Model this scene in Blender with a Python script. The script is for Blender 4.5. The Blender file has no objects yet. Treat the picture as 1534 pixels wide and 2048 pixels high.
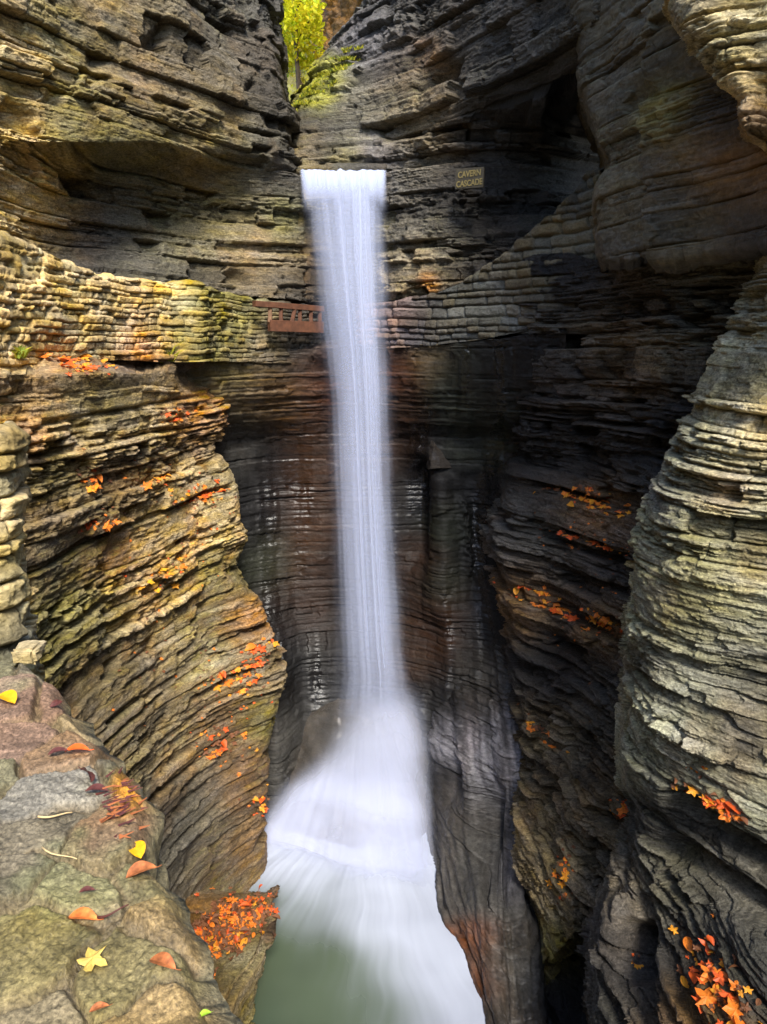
import bpy, math, random
import numpy as np
from mathutils import Vector, Matrix

random.seed(7)
RNG = np.random.RandomState(11)
scene = bpy.context.scene
COL = scene.collection
F = 1479.1
PITCH = math.radians(12.7)
SP, CP = math.sin(PITCH), math.cos(PITCH)
POOL_Z = -9.2
STEP = 1.7          # mesh spacing in photograph pixels at the place where a wall stands

# ------------------------------------------------------------------ helpers
def ratio(py):
    v = (1024.0 - py) / F
    return (v * CP - SP) / (CP + v * SP)

def at(px, py, Y):
    """world point seen in direction (px,py) at forward distance Y"""
    u = (px - 767.0) / F
    v = (1024.0 - py) / F
    k = CP + v * SP
    return (Y * u / k, Y, Y * (v * CP - SP) / k)

def at_arr(a):
    a = np.asarray(a, dtype=np.float64)
    u = (a[..., 0] - 767.0) / F
    v = (1024.0 - a[..., 1]) / F
    k = CP + v * SP
    Y = a[..., 2]
    return np.stack([Y * u / k, Y, Y * (v * CP - SP) / k], -1)

def project(P):
    d = P[..., 1] * CP - P[..., 2] * SP
    up = P[..., 1] * SP + P[..., 2] * CP
    return 767.0 + F * P[..., 0] / d, 1024.0 - F * up / d

def on_level(px, py, z):
    return at(px, py, z / ratio(py))

# --- noise
_perm = RNG.permutation(256).astype(np.int32)
_perm = np.concatenate([_perm, _perm, _perm])
_ang = RNG.normal(size=(256, 3)).astype(np.float32)
_ang /= np.linalg.norm(_ang, axis=1, keepdims=True)

def noise(x, y=0.0, z=0.0):
    x, y, z = np.broadcast_arrays(np.float32(x), np.float32(y), np.float32(z))
    xi = np.floor(x); yi = np.floor(y); zi = np.floor(z)
    xf = x - xi; yf = y - yi; zf = z - zi
    X = xi.astype(np.int32) & 255; Y = yi.astype(np.int32) & 255; Z = zi.astype(np.int32) & 255
    u = xf * xf * xf * (xf * (xf * 6 - 15) + 10)
    v = yf * yf * yf * (yf * (yf * 6 - 15) + 10)
    w = zf * zf * zf * (zf * (zf * 6 - 15) + 10)
    def g(dx, dy, dz):
        h = _perm[_perm[_perm[X + dx] + Y + dy] + Z + dz]
        gr = _ang[h]
        return gr[..., 0] * (xf - dx) + gr[..., 1] * (yf - dy) + gr[..., 2] * (zf - dz)
    a = g(0, 0, 0); b = g(1, 0, 0); c = g(0, 1, 0); d = g(1, 1, 0)
    e = g(0, 0, 1); f_ = g(1, 0, 1); h_ = g(0, 1, 1); i = g(1, 1, 1)
    l1 = a + u * (b - a); l2 = c + u * (d - c)
    l3 = e + u * (f_ - e); l4 = h_ + u * (i - h_)
    m1 = l1 + v * (l2 - l1); m2 = l3 + v * (l4 - l3)
    return 1.5 * (m1 + w * (m2 - m1))

def fbm(x, y, z, o=4, g=0.5):
    s = 0; a = 1.0; f = 1.0
    for k in range(o):
        s = s + a * noise(x * f + 17.3 * k, y * f + 5.1 * k, z * f - 9.7 * k)
        a *= g; f *= 2.03
    return s

def hash2(a, b):
    a = a.astype(np.int64); b = b.astype(np.int64)
    h = (a * 73856093) ^ (b * 19349663)
    h = (h ^ (h >> 13)) * 1274126177
    h = (h ^ (h >> 16)) & 0xFFFFFF
    return h.astype(np.float32) / float(0xFFFFFF)

def smooth(e0, e1, x):
    t = np.clip((x - e0) / (e1 - e0), 0, 1)
    return t * t * (3 - 2 * t)

def make_beds(z0, z1, lo, hi, seed):
    r = np.random.RandomState(seed)
    b = [z0]
    while b[-1] < z1:
        b.append(b[-1] + lo * (hi / lo) ** (r.rand() ** 1.5))
    b = np.array(b)
    n = len(b)
    return b, r.uniform(-1, 1, n), r.uniform(0, 1, n), r.uniform(1.5, 6, n)

BEDS = make_beds(-14, 22, 0.07, 0.55, 3)
PLATES = make_beds(-14, 22, 0.03, 0.13, 4)
LAMS = make_beds(-14, 22, 0.014, 0.045, 5)

def pchip_tangents(c):
    d = np.diff(c, axis=0)
    t = np.zeros_like(c)
    t[0] = d[0]; t[-1] = d[-1]
    if len(c) > 2:
        p = d[:-1] * d[1:]
        s = d[:-1] + d[1:]
        with np.errstate(divide='ignore', invalid='ignore'):
            h = np.where(p > 0, 2 * p / s, 0)
        t[1:-1] = h
    return t

def interp_axis(c, par):
    """c: (n, ...) control values on integer knots, par: sample parameters"""
    t = pchip_tangents(c)
    i = np.clip(np.floor(par).astype(int), 0, len(c) - 2)
    f = (par - i).reshape((-1,) + (1,) * (c.ndim - 1))
    h00 = 2 * f**3 - 3 * f**2 + 1; h10 = f**3 - 2 * f**2 + f
    h01 = -2 * f**3 + 3 * f**2; h11 = f**3 - f**2
    return h00 * c[i] + h10 * t[i] + h01 * c[i + 1] + h11 * t[i + 1]

def sample_params(px, axis, step):
    """parameters along an axis so that samples lie about `step` photo pixels apart"""
    a = np.moveaxis(px, axis, 0)
    out = []
    for j in range(len(a) - 1):
        m0, m1 = a[j], a[j + 1]
        dist = np.hypot(*(m1 - m0)[..., :2].T)
        inside = ((np.maximum(m0[..., 0], m1[..., 0]) > -20) & (np.minimum(m0[..., 0], m1[..., 0]) < 1554)
                  & (np.maximum(m0[..., 1], m1[..., 1]) > -20) & (np.minimum(m0[..., 1], m1[..., 1]) < 2068))
        L = np.mean(dist[inside]) if inside.any() else np.mean(dist) / 5
        d3 = at_arr(m1) - at_arr(m0)
        L = max(L, 25 * np.mean(np.linalg.norm(d3, axis=-1)) if inside.any() else 0)
        n = int(np.clip(L / step, 3, 1400))
        out.append(j + np.arange(n) / n)
    out.append(np.array([len(a) - 1.0]))
    return np.concatenate(out)

def grid_mesh(name, P, mat, cols=None, extra=None, closed=False, smooth_shade=True):
    nv, nu = P.shape[:2]
    me = bpy.data.meshes.new(name)
    me.vertices.add(nv * nu)
    me.vertices.foreach_set('co', P.reshape(-1).astype(np.float32))
    idx = np.arange(nv * nu).reshape(nv, nu)
    q = np.stack([idx[:-1, :-1], idx[1:, :-1], idx[1:, 1:], idx[:-1, 1:]], -1).reshape(-1, 4)
    n = len(q)
    me.loops.add(n * 4); me.polygons.add(n)
    me.loops.foreach_set('vertex_index', q.reshape(-1).astype(np.int32))
    me.polygons.foreach_set('loop_start', np.arange(0, n * 4, 4, dtype=np.int32))
    me.polygons.foreach_set('loop_total', np.full(n, 4, dtype=np.int32))
    me.update(calc_edges=True)
    if smooth_shade:
        me.polygons.foreach_set('use_smooth', np.ones(n, dtype=bool))
    if cols is not None:
        at_ = me.attributes.new('col', 'FLOAT_COLOR', 'POINT')
        at_.data.foreach_set('color', cols.reshape(-1).astype(np.float32))
    me.materials.append(mat)
    me.validate()
    return me

def mesh_from(name, verts, faces, mats=None, idx=None, smooth_shade=False):
    me = bpy.data.meshes.new(name)
    me.from_pydata([tuple(v) for v in verts], [], faces)
    for m in (mats or []):
        me.materials.append(m)
    if idx is not None:
        me.polygons.foreach_set('material_index', np.array(idx, dtype=np.int32))
    if smooth_shade:
        me.polygons.foreach_set('use_smooth', np.ones(len(me.polygons), dtype=bool))
    me.update()
    return me

def link(name, me, parent=None):
    o = bpy.data.objects.new(name, me)
    COL.objects.link(o)
    if parent is not None:
        o.parent = parent
    return o

def tag(o, label=None, cat=None, group=None, kind=None):
    if label: o['label'] = label
    if cat: o['category'] = cat
    if group: o['group'] = group
    if kind: o['kind'] = kind
    return o

# ------------------------------------------------------------------ materials
def new_mat(name):
    m = bpy.data.materials.new(name)
    m.use_nodes = True
    nt = m.node_tree
    for n in list(nt.nodes):
        nt.nodes.remove(n)
    out = nt.nodes.new('ShaderNodeOutputMaterial')
    return m, nt, out

def N(nt, t, **kw):
    n = nt.nodes.new(t)
    for k, v in kw.items():
        if k.startswith('i_'):
            n.inputs[k[2:].replace('_', ' ')].default_value = v
        else:
            setattr(n, k, v)
    return n

def math_node(nt, op, a, b=None):
    n = nt.nodes.new('ShaderNodeMath'); n.operation = op
    for i, x in enumerate((a, b)):
        if x is None: continue
        if isinstance(x, (int, float)): n.inputs[i].default_value = x
        else: nt.links.new(x, n.inputs[i])
    return n.outputs[0]

def map_range(nt, val, a, b, c, d):
    n = nt.nodes.new('ShaderNodeMapRange')
    nt.links.new(val, n.inputs[0])
    for i, x in enumerate((a, b, c, d)):
        n.inputs[1 + i].default_value = x
    return n.outputs[0]

def rock_material(name, stretch=4.0, fine=34.0, bump=0.9, speck=0.62, wet_rough=0.2, dist=0.04, spec=.5):
    m, nt, out = new_mat(name)
    L = nt.links
    bs = N(nt, 'ShaderNodeBsdfPrincipled')
    L.new(bs.outputs[0], out.inputs[0])
    ac = N(nt, 'ShaderNodeAttribute', attribute_name='col')
    tc = N(nt, 'ShaderNodeTexCoord')
    mp = N(nt, 'ShaderNodeMapping'); mp.inputs['Scale'].default_value = (1, 1, stretch)
    L.new(tc.outputs['Object'], mp.inputs['Vector'])
    n1 = N(nt, 'ShaderNodeTexNoise'); n1.inputs['Scale'].default_value = fine / stretch * 1.6
    n1.inputs['Detail'].default_value = 7; n1.inputs['Roughness'].default_value = 0.68
    L.new(mp.outputs[0], n1.inputs['Vector'])
    n2 = N(nt, 'ShaderNodeTexNoise'); n2.inputs['Scale'].default_value = fine
    n2.inputs['Detail'].default_value = 6; n2.inputs['Roughness'].default_value = 0.7
    L.new(tc.outputs['Object'], n2.inputs['Vector'])
    a = map_range(nt, n1.outputs[0], 0.3, 0.7, 1 - speck, 1 + speck)
    b = map_range(nt, n2.outputs[0], 0.3, 0.7, 1 - speck * .7, 1 + speck * .7)
    k = math_node(nt, 'MULTIPLY', a, b)
    mul = N(nt, 'ShaderNodeVectorMath', operation='SCALE')
    L.new(ac.outputs['Color'], mul.inputs[0]); L.new(k, mul.inputs['Scale'])
    # slow hue drift between warmer and greyer stone
    n3 = N(nt, 'ShaderNodeTexNoise'); n3.inputs['Scale'].default_value = 2.2; n3.inputs['Detail'].default_value = 5
    L.new(mp.outputs[0], n3.inputs['Vector'])
    hs = N(nt, 'ShaderNodeHueSaturation')
    L.new(map_range(nt, n3.outputs[0], .3, .7, .75, 1.25), hs.inputs['Saturation'])
    L.new(mul.outputs[0], hs.inputs['Color'])
    L.new(hs.outputs[0], bs.inputs['Base Color'])
    wetv = map_range(nt, n2.outputs[0], .35, .65, -.12, .12)
    wet = math_node(nt, 'ADD', ac.outputs['Alpha'], wetv)
    L.new(map_range(nt, wet, 0, 1, .88, wet_rough), bs.inputs['Roughness'])
    L.new(map_range(nt, wet, 0, 1, .2, spec), bs.inputs['Specular IOR Level'])
    h = math_node(nt, 'ADD', n1.outputs[0], n2.outputs[0])
    bp = N(nt, 'ShaderNodeBump'); bp.inputs['Strength'].default_value = bump; bp.inputs['Distance'].default_value = dist
    L.new(h, bp.inputs['Height']); L.new(bp.outputs[0], bs.inputs['Normal'])
    return m

M_ROCK = rock_material('shale_rock')
M_WET = rock_material('wet_shale', stretch=7, fine=26, bump=0.2, speck=0.45, wet_rough=0.10, spec=.34)
M_SMOOTH = rock_material('smooth_rock', stretch=4, fine=18, bump=0.4, speck=0.3)
M_COPING = rock_material('coping_stone', stretch=1.0, fine=110, bump=0.55, speck=0.65, wet_rough=0.25, dist=0.006)
M_STONE = rock_material('wall_stone', stretch=2.0, fine=30, bump=0.5, speck=0.4)

def plain(name, col, rough=.7, var=.25, scale=30, transl=0, spec=.3):
    m, nt, out = new_mat(name)
    L = nt.links
    bs = N(nt, 'ShaderNodeBsdfPrincipled')
    bs.inputs['Roughness'].default_value = rough
    bs.inputs['Specular IOR Level'].default_value = spec
    tc = N(nt, 'ShaderNodeTexCoord')
    n = N(nt, 'ShaderNodeTexNoise'); n.inputs['Scale'].default_value = scale; n.inputs['Detail'].default_value = 4
    L.new(tc.outputs['Object'], n.inputs['Vector'])
    mul = N(nt, 'ShaderNodeVectorMath', operation='SCALE')
    mul.inputs[0].default_value = col[:3]
    L.new(map_range(nt, n.outputs[0], .3, .7, 1 - var, 1 + var), mul.inputs['Scale'])
    L.new(mul.outputs[0], bs.inputs['Base Color'])
    if transl:
        tr = N(nt, 'ShaderNodeBsdfTranslucent'); L.new(mul.outputs[0], tr.inputs[0])
        mx = N(nt, 'ShaderNodeMixShader'); mx.inputs[0].default_value = transl
        L.new(bs.outputs[0], mx.inputs[1]); L.new(tr.outputs[0], mx.inputs[2])
        L.new(mx.outputs[0], out.inputs[0])
    else:
        L.new(bs.outputs[0], out.inputs[0])
    return m

# water whose thickness (alpha) is carried by the mesh
def water_veil(name):
    m, nt, out = new_mat(name)
    L = nt.links
    ac = N(nt, 'ShaderNodeAttribute', attribute_name='col')
    d = N(nt, 'ShaderNodeBsdfDiffuse'); t = N(nt, 'ShaderNodeBsdfTranslucent'); tr = N(nt, 'ShaderNodeBsdfTransparent')
    L.new(ac.outputs['Color'], d.inputs[0]); L.new(ac.outputs['Color'], t.inputs[0])
    mx = N(nt, 'ShaderNodeMixShader'); mx.inputs[0].default_value = .25
    L.new(d.outputs[0], mx.inputs[1]); L.new(t.outputs[0], mx.inputs[2])
    m2 = N(nt, 'ShaderNodeMixShader')
    L.new(ac.outputs['Alpha'], m2.inputs[0]); L.new(tr.outputs[0], m2.inputs[1]); L.new(mx.outputs[0], m2.inputs[2])
    L.new(m2.outputs[0], out.inputs[0])
    return m
M_VEIL = water_veil('white_water_veil')

def pool_material():
    m, nt, out = new_mat('pool_water')
    L = nt.links
    ac = N(nt, 'ShaderNodeAttribute', attribute_name='col')
    bs = N(nt, 'ShaderNodeBsdfPrincipled')
    L.new(ac.outputs['Color'], bs.inputs['Base Color'])
    L.new(map_range(nt, ac.outputs['Alpha'], 0, 1, .22, .8), bs.inputs['Roughness'])
    L.new(map_range(nt, ac.outputs['Alpha'], 0, 1, .5, .1), bs.inputs['Specular IOR Level'])
    L.new(bs.outputs[0], out.inputs[0])
    return m
M_POOL = pool_material()

# ------------------------------------------------------------------ stone colours: r,g,b albedo + wetness; dark tones also paint in overhang shade
T = dict(
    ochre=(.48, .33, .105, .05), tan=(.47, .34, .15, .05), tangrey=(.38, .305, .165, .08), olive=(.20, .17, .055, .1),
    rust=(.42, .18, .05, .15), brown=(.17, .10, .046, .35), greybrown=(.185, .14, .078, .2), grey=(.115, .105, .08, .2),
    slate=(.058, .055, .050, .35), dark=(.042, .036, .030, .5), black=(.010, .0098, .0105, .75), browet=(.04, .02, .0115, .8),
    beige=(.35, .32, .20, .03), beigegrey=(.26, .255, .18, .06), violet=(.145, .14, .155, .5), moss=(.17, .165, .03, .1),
    greenwet=(.024, .027, .018, .85), yellowmoss=(.34, .33, .03, .1), redbrown=(.11, .042, .022, .5), purple=(.22, .145, .13, .2),
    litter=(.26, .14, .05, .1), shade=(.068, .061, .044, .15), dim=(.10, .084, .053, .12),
)

def paint_field(px, py, paint):
    shape = px.shape
    acc = np.zeros(shape + (4,), np.float32); ws = np.zeros(shape, np.float32)
    for p in paint:
        x, y, r, tone = p[:4]
        k = p[4] if len(p) > 4 else 1.0
        w = k * np.exp(-np.clip(((px - x) ** 2 + (py - y) ** 2) / (r * r), 0, 40)).astype(np.float32) + 1e-9
        acc += w[..., None] * np.array(T[tone], np.float32)
        ws += w
    return acc / ws[..., None]

def base_grid(ctrl, step=STEP):
    c = np.array(ctrl, dtype=np.float64)
    W = at_arr(c)
    pv = sample_params(c, 0, step); pu = sample_params(c, 1, step)
    A = interp_axis(W, pv)
    B = np.moveaxis(interp_axis(np.moveaxis(A, 1, 0), pu), 0, 1)
    return np.ascontiguousarray(B)

def grid_normals(P, flat=.35):
    du = np.gradient(P, axis=1); dv = np.gradient(P, axis=0)
    n = np.cross(dv, du)
    n /= np.linalg.norm(n, axis=-1, keepdims=True) + 1e-9
    if np.mean(np.sum(n * P, -1)) > 0: n = -n
    n2 = n.copy(); n2[..., 2] *= flat
    n2 /= np.linalg.norm(n2, axis=-1, keepdims=True) + 1e-9
    return n, n2

def arclen(P):
    m = P[:, :, :2].mean(0)
    d = np.hypot(*np.diff(m, axis=0).T)
    return np.concatenate([[0], np.cumsum(d)])[None, :] * np.ones((P.shape[0], 1))

def stepped(zw, s, beds, lo, hi, seed, wob):
    """offsets that stay level on one slab and jump at its broken ends"""
    B, R, R2, LR = beds
    j = np.clip(np.searchsorted(B, zw) - 1, 0, len(B) - 2)
    L = lo * (hi / lo) ** R2[j]
    q = s / L + R[j] * 91 + wob
    q = q + .3 * np.sin(q * 1.7 + 9 * R2[j])
    c = np.floor(q); f = q - c
    th = B[j + 1] - B[j]
    return hash2(c, j + 613 * seed) - .5, j, c, (zw - B[j]) / th, th, np.minimum(f, 1 - f) * L

def strata(P, s, amp=.16, lam=.03, warp=.05, rough=.02, block=1.0, form=.25, seed=0, dip=0.0, gap=.045):
    x, y, z = P[..., 0], P[..., 1], P[..., 2]
    n3 = noise(x * 1.9, y * 1.9 + seed, z * 1.2)
    zw = z + dip * s + warp * noise(x * .35 + seed, y * .35, z * .25) + .012 * n3
    w1 = .25 * noise(s * 2.2, z * 7, seed); w2 = .45 * noise(s * 5, z * 11, seed + 6)
    hA, i, c, t, th, e = stepped(zw, s, BEDS, .25, 2.2, seed, w1)
    hB, j, cb, tb, thb, eb = stepped(zw, s, PLATES, .10, .9, seed + 1, w2)
    hC, k, cc, tc_, thc, ec = stepped(zw, s, LAMS, .05, .45, seed + 2, w2 * 1.5)
    B, R, R2, LR = BEDS
    massive = np.where(hash2(i, i * 0 + 5) > .62, .22, 1.0)
    lat = noise(s * .7 + 37.1 * i, i * 11.7 + seed, seed)
    g1 = np.clip(.55 + .8 * noise(x * .7 + 5, y * .7, z * 1.1 + seed), .12, 1.3)
    g2 = np.clip(.5 + .9 * noise(x * 1.0 + 11, y * 1.0, z * 1.6 + seed), .1, 1.3)
    d = amp * (.95 * block * hA + .35 * R[i] + .28 * lat)
    d += lam * (2.1 * hB * g1 + .5 * PLATES[1][j] * g1) * massive + lam * (1.1 * hC + .35 * LAMS[1][k]) * g2 * (.3 + .7 * massive)
    # plucked blocks leave hollows
    pl = smooth(.2, .42, noise(s * .9 + 3.1 * i, zw * .6, seed + 9)) * (hash2(c, i + 77) > .5)
    d -= amp * 1.0 * pl
    brk = smooth(-.2, .3, noise(x * 1.1, y * 1.1, z * 2.2 + seed))
    p = np.minimum(t, 1 - t) * th
    d -= gap * np.exp(-(p / .014) ** 2) * (.2 + .8 * brk) * (.3 + 1.4 * R2[i])
    d -= gap * .8 * np.exp(-(e / .012) ** 2) * block * brk
    pb = np.minimum(tb, 1 - tb) * thb
    d -= gap * .5 * np.exp(-(pb / .009) ** 2) * g2 * massive
    d += rough * fbm(x * 5, y * 5, z * 8 + seed, 5, .58)
    d += form * noise(x * .45 + seed, y * .45, z * .4) + form * .35 * noise(x * 1.1, y * 1.1 + seed, z * .9)
    tone = 1 + .3 * (R2[i] - .5) + .35 * hA + .2 * lat + .5 * hB * massive + .35 * hC + .16 * PLATES[1][j]
    return d, tone, i, c

def add_wall(name, ctrl, paint, mat=None, label=None, cat=None, kind='structure', step=STEP, moss=.35, flat=.35,
             rust=.2, tonek=1.0, edit=None, smooth_shade=False, **kw):
    P = base_grid(ctrl, step)
    n, nh = grid_normals(P, flat)
    s = arclen(P)
    d, tone, i, c = strata(P, s, **kw)
    px, py = project(P)
    if edit is not None:
        d, tone = edit(P, s, px, py, d, tone)
    Q = P + nh * d[..., None]
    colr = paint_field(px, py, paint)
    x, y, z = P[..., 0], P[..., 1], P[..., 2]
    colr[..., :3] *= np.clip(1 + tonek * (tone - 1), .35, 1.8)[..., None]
    # patches of darker, damper or paler stone
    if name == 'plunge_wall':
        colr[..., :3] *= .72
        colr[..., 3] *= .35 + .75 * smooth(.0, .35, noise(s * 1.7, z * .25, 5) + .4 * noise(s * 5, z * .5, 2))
    big = fbm(x * .8, y * .8, z * 1.5 + 3, 4)
    colr[..., :3] *= np.clip(1 + .32 * big, .5, 1.6)[..., None]
    # iron staining runs down from bedding planes
    rs = smooth(.15, .6, fbm(s * 1.3 + 7, y * 0 + 2, z * .7, 4) + .1) * rust
    colr[..., :3] = colr[..., :3] * (1 - rs[..., None]) + rs[..., None] * colr[..., :3].max(-1, keepdims=True) * np.array([1.15, .58, .22])
    n2, _ = grid_normals(Q, 1)
    up = n2[..., 2]
    ms = moss * smooth(.25, .8, up + .5 * fbm(x * 2.2 + 9, y * 2.2, z * 2.2, 3)) * smooth(-.2, .4, noise(x * .6, y * .6 + 4, z * .6))
    br = colr[..., :3].max(-1, keepdims=True)
    colr[..., :3] = colr[..., :3] * (1 - ms[..., None]) + ms[..., None] * np.array([.62, .6, .12]) * (br + .03)
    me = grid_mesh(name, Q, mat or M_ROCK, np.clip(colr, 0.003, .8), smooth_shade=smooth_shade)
    o = link(name, me)
    tag(o, label, cat, None, kind)
    WALLS[name] = (Q.reshape(-1, 3), n2.reshape(-1, 3))
    return o
WALLS = {}

# ------------------------------------------------------------------ cliffs
UL = [
 [(-900,-900,5.2),(-420,-900,8.8),(0,-900,10.9),(150,-900,11.8),(300,-900,12.8),(450,-900,14.2),(545,-900,15.6),(525,-900,18)],
 [(-900,-300,5),(-420,-300,8.3),(0,-300,10.5),(150,-300,11.4),(300,-300,12.5),(450,-300,14.0),(550,-300,15.3),(535,-300,18)],
 [(-900,0,5),(-420,0,8.0),(0,0,10.1),(150,0,11.1),(300,0,12.2),(450,0,13.9),(557,0,15.1),(545,0,18.5)],
 [(-900,140,5),(-420,140,8.0),(0,140,10.1),(150,140,11.0),(300,140,12.1),(450,140,13.6),(567,140,15.0),(560,140,19)],
 [(-900,230,5),(-420,230,8.0),(0,230,10.0),(140,230,10.8),(300,230,11.9),(450,230,13.4),(578,230,14.9),(576,230,20)],
 [(-900,285,5),(-420,280,8.0),(0,280,10.0),(130,285,10.7),(300,280,11.9),(450,300,13.4),(582,310,14.8),(600,310,24)],
 [(-900,330,5),(-420,330,8.1),(0,330,10.1),(120,330,11.5),(300,330,12.7),(450,345,14.0),(600,345,14.8),(620,345,22)],
 [(-900,430,5.1),(-420,430,8.1),(0,430,10.3),(130,430,12.0),(300,430,13.1),(450,430,14.2),(610,430,14.85),(640,430,17)],
 [(-900,520,5.1),(-420,520,8.1),(0,520,10.2),(130,510,11.9),(300,530,12.8),(450,540,13.9),(610,540,14.8),(640,540,16)],
 [(-900,590,5.1),(-420,590,8.2),(0,560,10.2),(150,545,11.7),(300,572,12.5),(450,588,13.7),(610,602,14.65),(640,604,16)],
 [(-900,640,5.4),(-420,640,8.9),(0,590,11.2),(150,572,12.9),(300,592,13.9),(450,604,15.1),(610,612,16.2),(640,614,17.5)],
 [(-900,760,5.6),(-420,760,9.2),(0,760,11.7),(150,760,13.4),(300,760,14.4),(450,760,15.6),(610,760,16.7),(640,760,18)],
]
add_wall('cliff', UL, [
  (0,50,150,'tangrey'),(120,120,140,'olive'),(200,30,120,'greybrown'),(300,130,120,'greybrown'),(400,60,120,'grey'),(520,60,90,'slate'),
  (250,190,90,'brown'),(400,200,100,'greybrown'),(540,200,70,'dark'),(0,270,90,'tan'),(50,350,80,'tan'),(10,420,90,'tan'),
  (200,270,70,'moss',.9),(300,270,60,'olive'),(420,280,70,'olive'),(520,290,60,'grey'),(200,320,70,'slate'),(250,400,110,'shade'),
  (400,420,100,'olive',.6),(400,350,60,'brown'),(540,400,80,'slate'),(560,440,40,'moss',.7),(200,500,90,'slate'),(350,510,110,'grey'),(520,520,90,'greybrown'),
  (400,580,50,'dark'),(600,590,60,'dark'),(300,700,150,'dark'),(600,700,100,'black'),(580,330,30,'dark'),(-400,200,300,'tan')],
  label='tall layered cliff at upper left, olive and tan, hanging over the stone path wall', cat='cliff',
  amp=.24, lam=.05, form=.18, seed=1, block=.8, rough=.022, gap=.07, tonek=1.2)

# cliff band right behind the water
BU = [
 [(380,335,19),(560,336,19),(700,336,19),(900,336,19),(1080,336,19)],
 [(380,336,15.2),(560,338,14.75),(700,338,14.62),(860,338,14.6),(1080,330,14.8)],
 [(380,380,15.2),(560,380,14.95),(700,380,14.9),(860,380,14.6),(1080,380,14.6)],
 [(380,480,15.2),(560,480,14.95),(700,480,14.95),(860,480,14.6),(1080,480,14.6)],
 [(380,560,15),(560,575,14.8),(700,580,14.8),(860,565,14.4),(1080,540,14.4)],
 [(380,600,15.2),(560,605,14.8),(700,606,14.8),(860,596,14.5),(1080,575,14.4)],
 [(380,610,16.4),(560,614,16.4),(700,615,16.4),(860,606,16),(1080,590,16)],
 [(380,760,17),(560,760,17),(700,760,17),(860,760,16.6),(1080,760,16.5)],
]
add_wall('cliff_band', BU, [
  (500,400,120,'olive'),(560,380,60,'greybrown'),(560,440,40,'moss',.6),(560,520,80,'brown'),(700,400,90,'slate'),(700,520,90,'dark'),
  (830,360,70,'slate'),(900,420,80,'slate'),(820,500,80,'olive',.6),(860,560,60,'greybrown'),(850,590,40,'dark'),(1000,450,100,'dark'),
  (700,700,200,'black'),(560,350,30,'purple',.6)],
  label='dark layered rock band under the lip of the waterfall', cat='cliff',
  amp=.17, lam=.05, form=.15, seed=2, gap=.06)

UR = [
 [(690,-900,19),(790,-900,17.6),(880,-900,15.6),(980,-900,13.6),(1100,-900,11.9),(1200,-900,10.8),(1320,-900,10.6)],
 [(700,-300,19),(765,-300,17.2),(850,-300,15.6),(960,-300,13.4),(1100,-300,11.6),(1200,-300,10.5),(1320,-300,10.3)],
 [(732,0,19),(738,0,17),(815,0,15.4),(950,0,13.2),(1100,0,11.5),(1200,0,10.5),(1320,0,10.2)],
 [(700,60,19.5),(705,60,17),(800,60,15.2),(950,60,13.1),(1100,60,11.5),(1200,60,10.6),(1320,60,10.3)],
 [(636,130,19.5),(642,130,16.8),(780,130,15.0),(950,130,13.1),(1100,130,11.7),(1190,130,11.0),(1320,130,10.8)],
 [(586,205,19.5),(592,205,16.4),(770,200,14.9),(930,195,13.2),(1090,180,12.2),(1180,170,12.0),(1320,170,12)],
 [(576,260,22),(581,260,15.8),(765,260,14.8),(920,255,13.6),(1070,235,13.4),(1170,240,14),(1320,240,14.2)],
 [(578,335,20),(583,335,15.4),(765,332,14.6),(920,330,13.9),(1060,320,14.0),(1170,320,14.6),(1320,320,14.8)],
 [(640,350,18),(660,350,15.6),(775,350,14.6),(920,420,13.9),(1050,420,14.2),(1170,400,14.6),(1320,400,14.8)],
 [(700,480,18),(730,480,15.6),(785,480,14.5),(920,500,13.9),(1040,500,13.5),(1170,500,13.4),(1320,500,13.6)],
 [(700,570,18),(730,570,15.6),(790,568,14.35),(920,560,13.8),(1040,560,13.4),(1170,560,13.2),(1320,560,13.6)],
 [(700,600,18),(730,604,16.2),(790,600,14.6),(920,590,14.3),(1040,580,14.0),(1170,580,14),(1320,580,14)],
]
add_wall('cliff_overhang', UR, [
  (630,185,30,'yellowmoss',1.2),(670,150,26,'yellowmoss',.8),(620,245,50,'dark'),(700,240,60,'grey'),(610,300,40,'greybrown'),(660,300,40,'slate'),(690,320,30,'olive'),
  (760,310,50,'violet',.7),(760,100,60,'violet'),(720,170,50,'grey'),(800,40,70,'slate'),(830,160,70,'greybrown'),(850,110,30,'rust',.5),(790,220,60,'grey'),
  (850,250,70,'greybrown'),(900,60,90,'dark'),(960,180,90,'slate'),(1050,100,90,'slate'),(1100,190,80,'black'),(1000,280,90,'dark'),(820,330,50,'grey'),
  (860,400,70,'dark'),(950,400,90,'black'),(1100,300,90,'slate'),(1150,300,40,'black'),(1100,400,90,'black'),(850,480,60,'grey'),(850,540,50,'greybrown'),(855,566,16,'rust',2.5),(1000,500,80,'dark'),  # black and dark put the hollow's shade into the stone colour
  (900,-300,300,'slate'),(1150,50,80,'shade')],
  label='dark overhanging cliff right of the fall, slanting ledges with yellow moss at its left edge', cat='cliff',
  amp=.27, lam=.07, form=.14, seed=3, block=.7, rough=.022, tonek=1.7, moss=.25, rust=.1, gap=.06)

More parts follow.
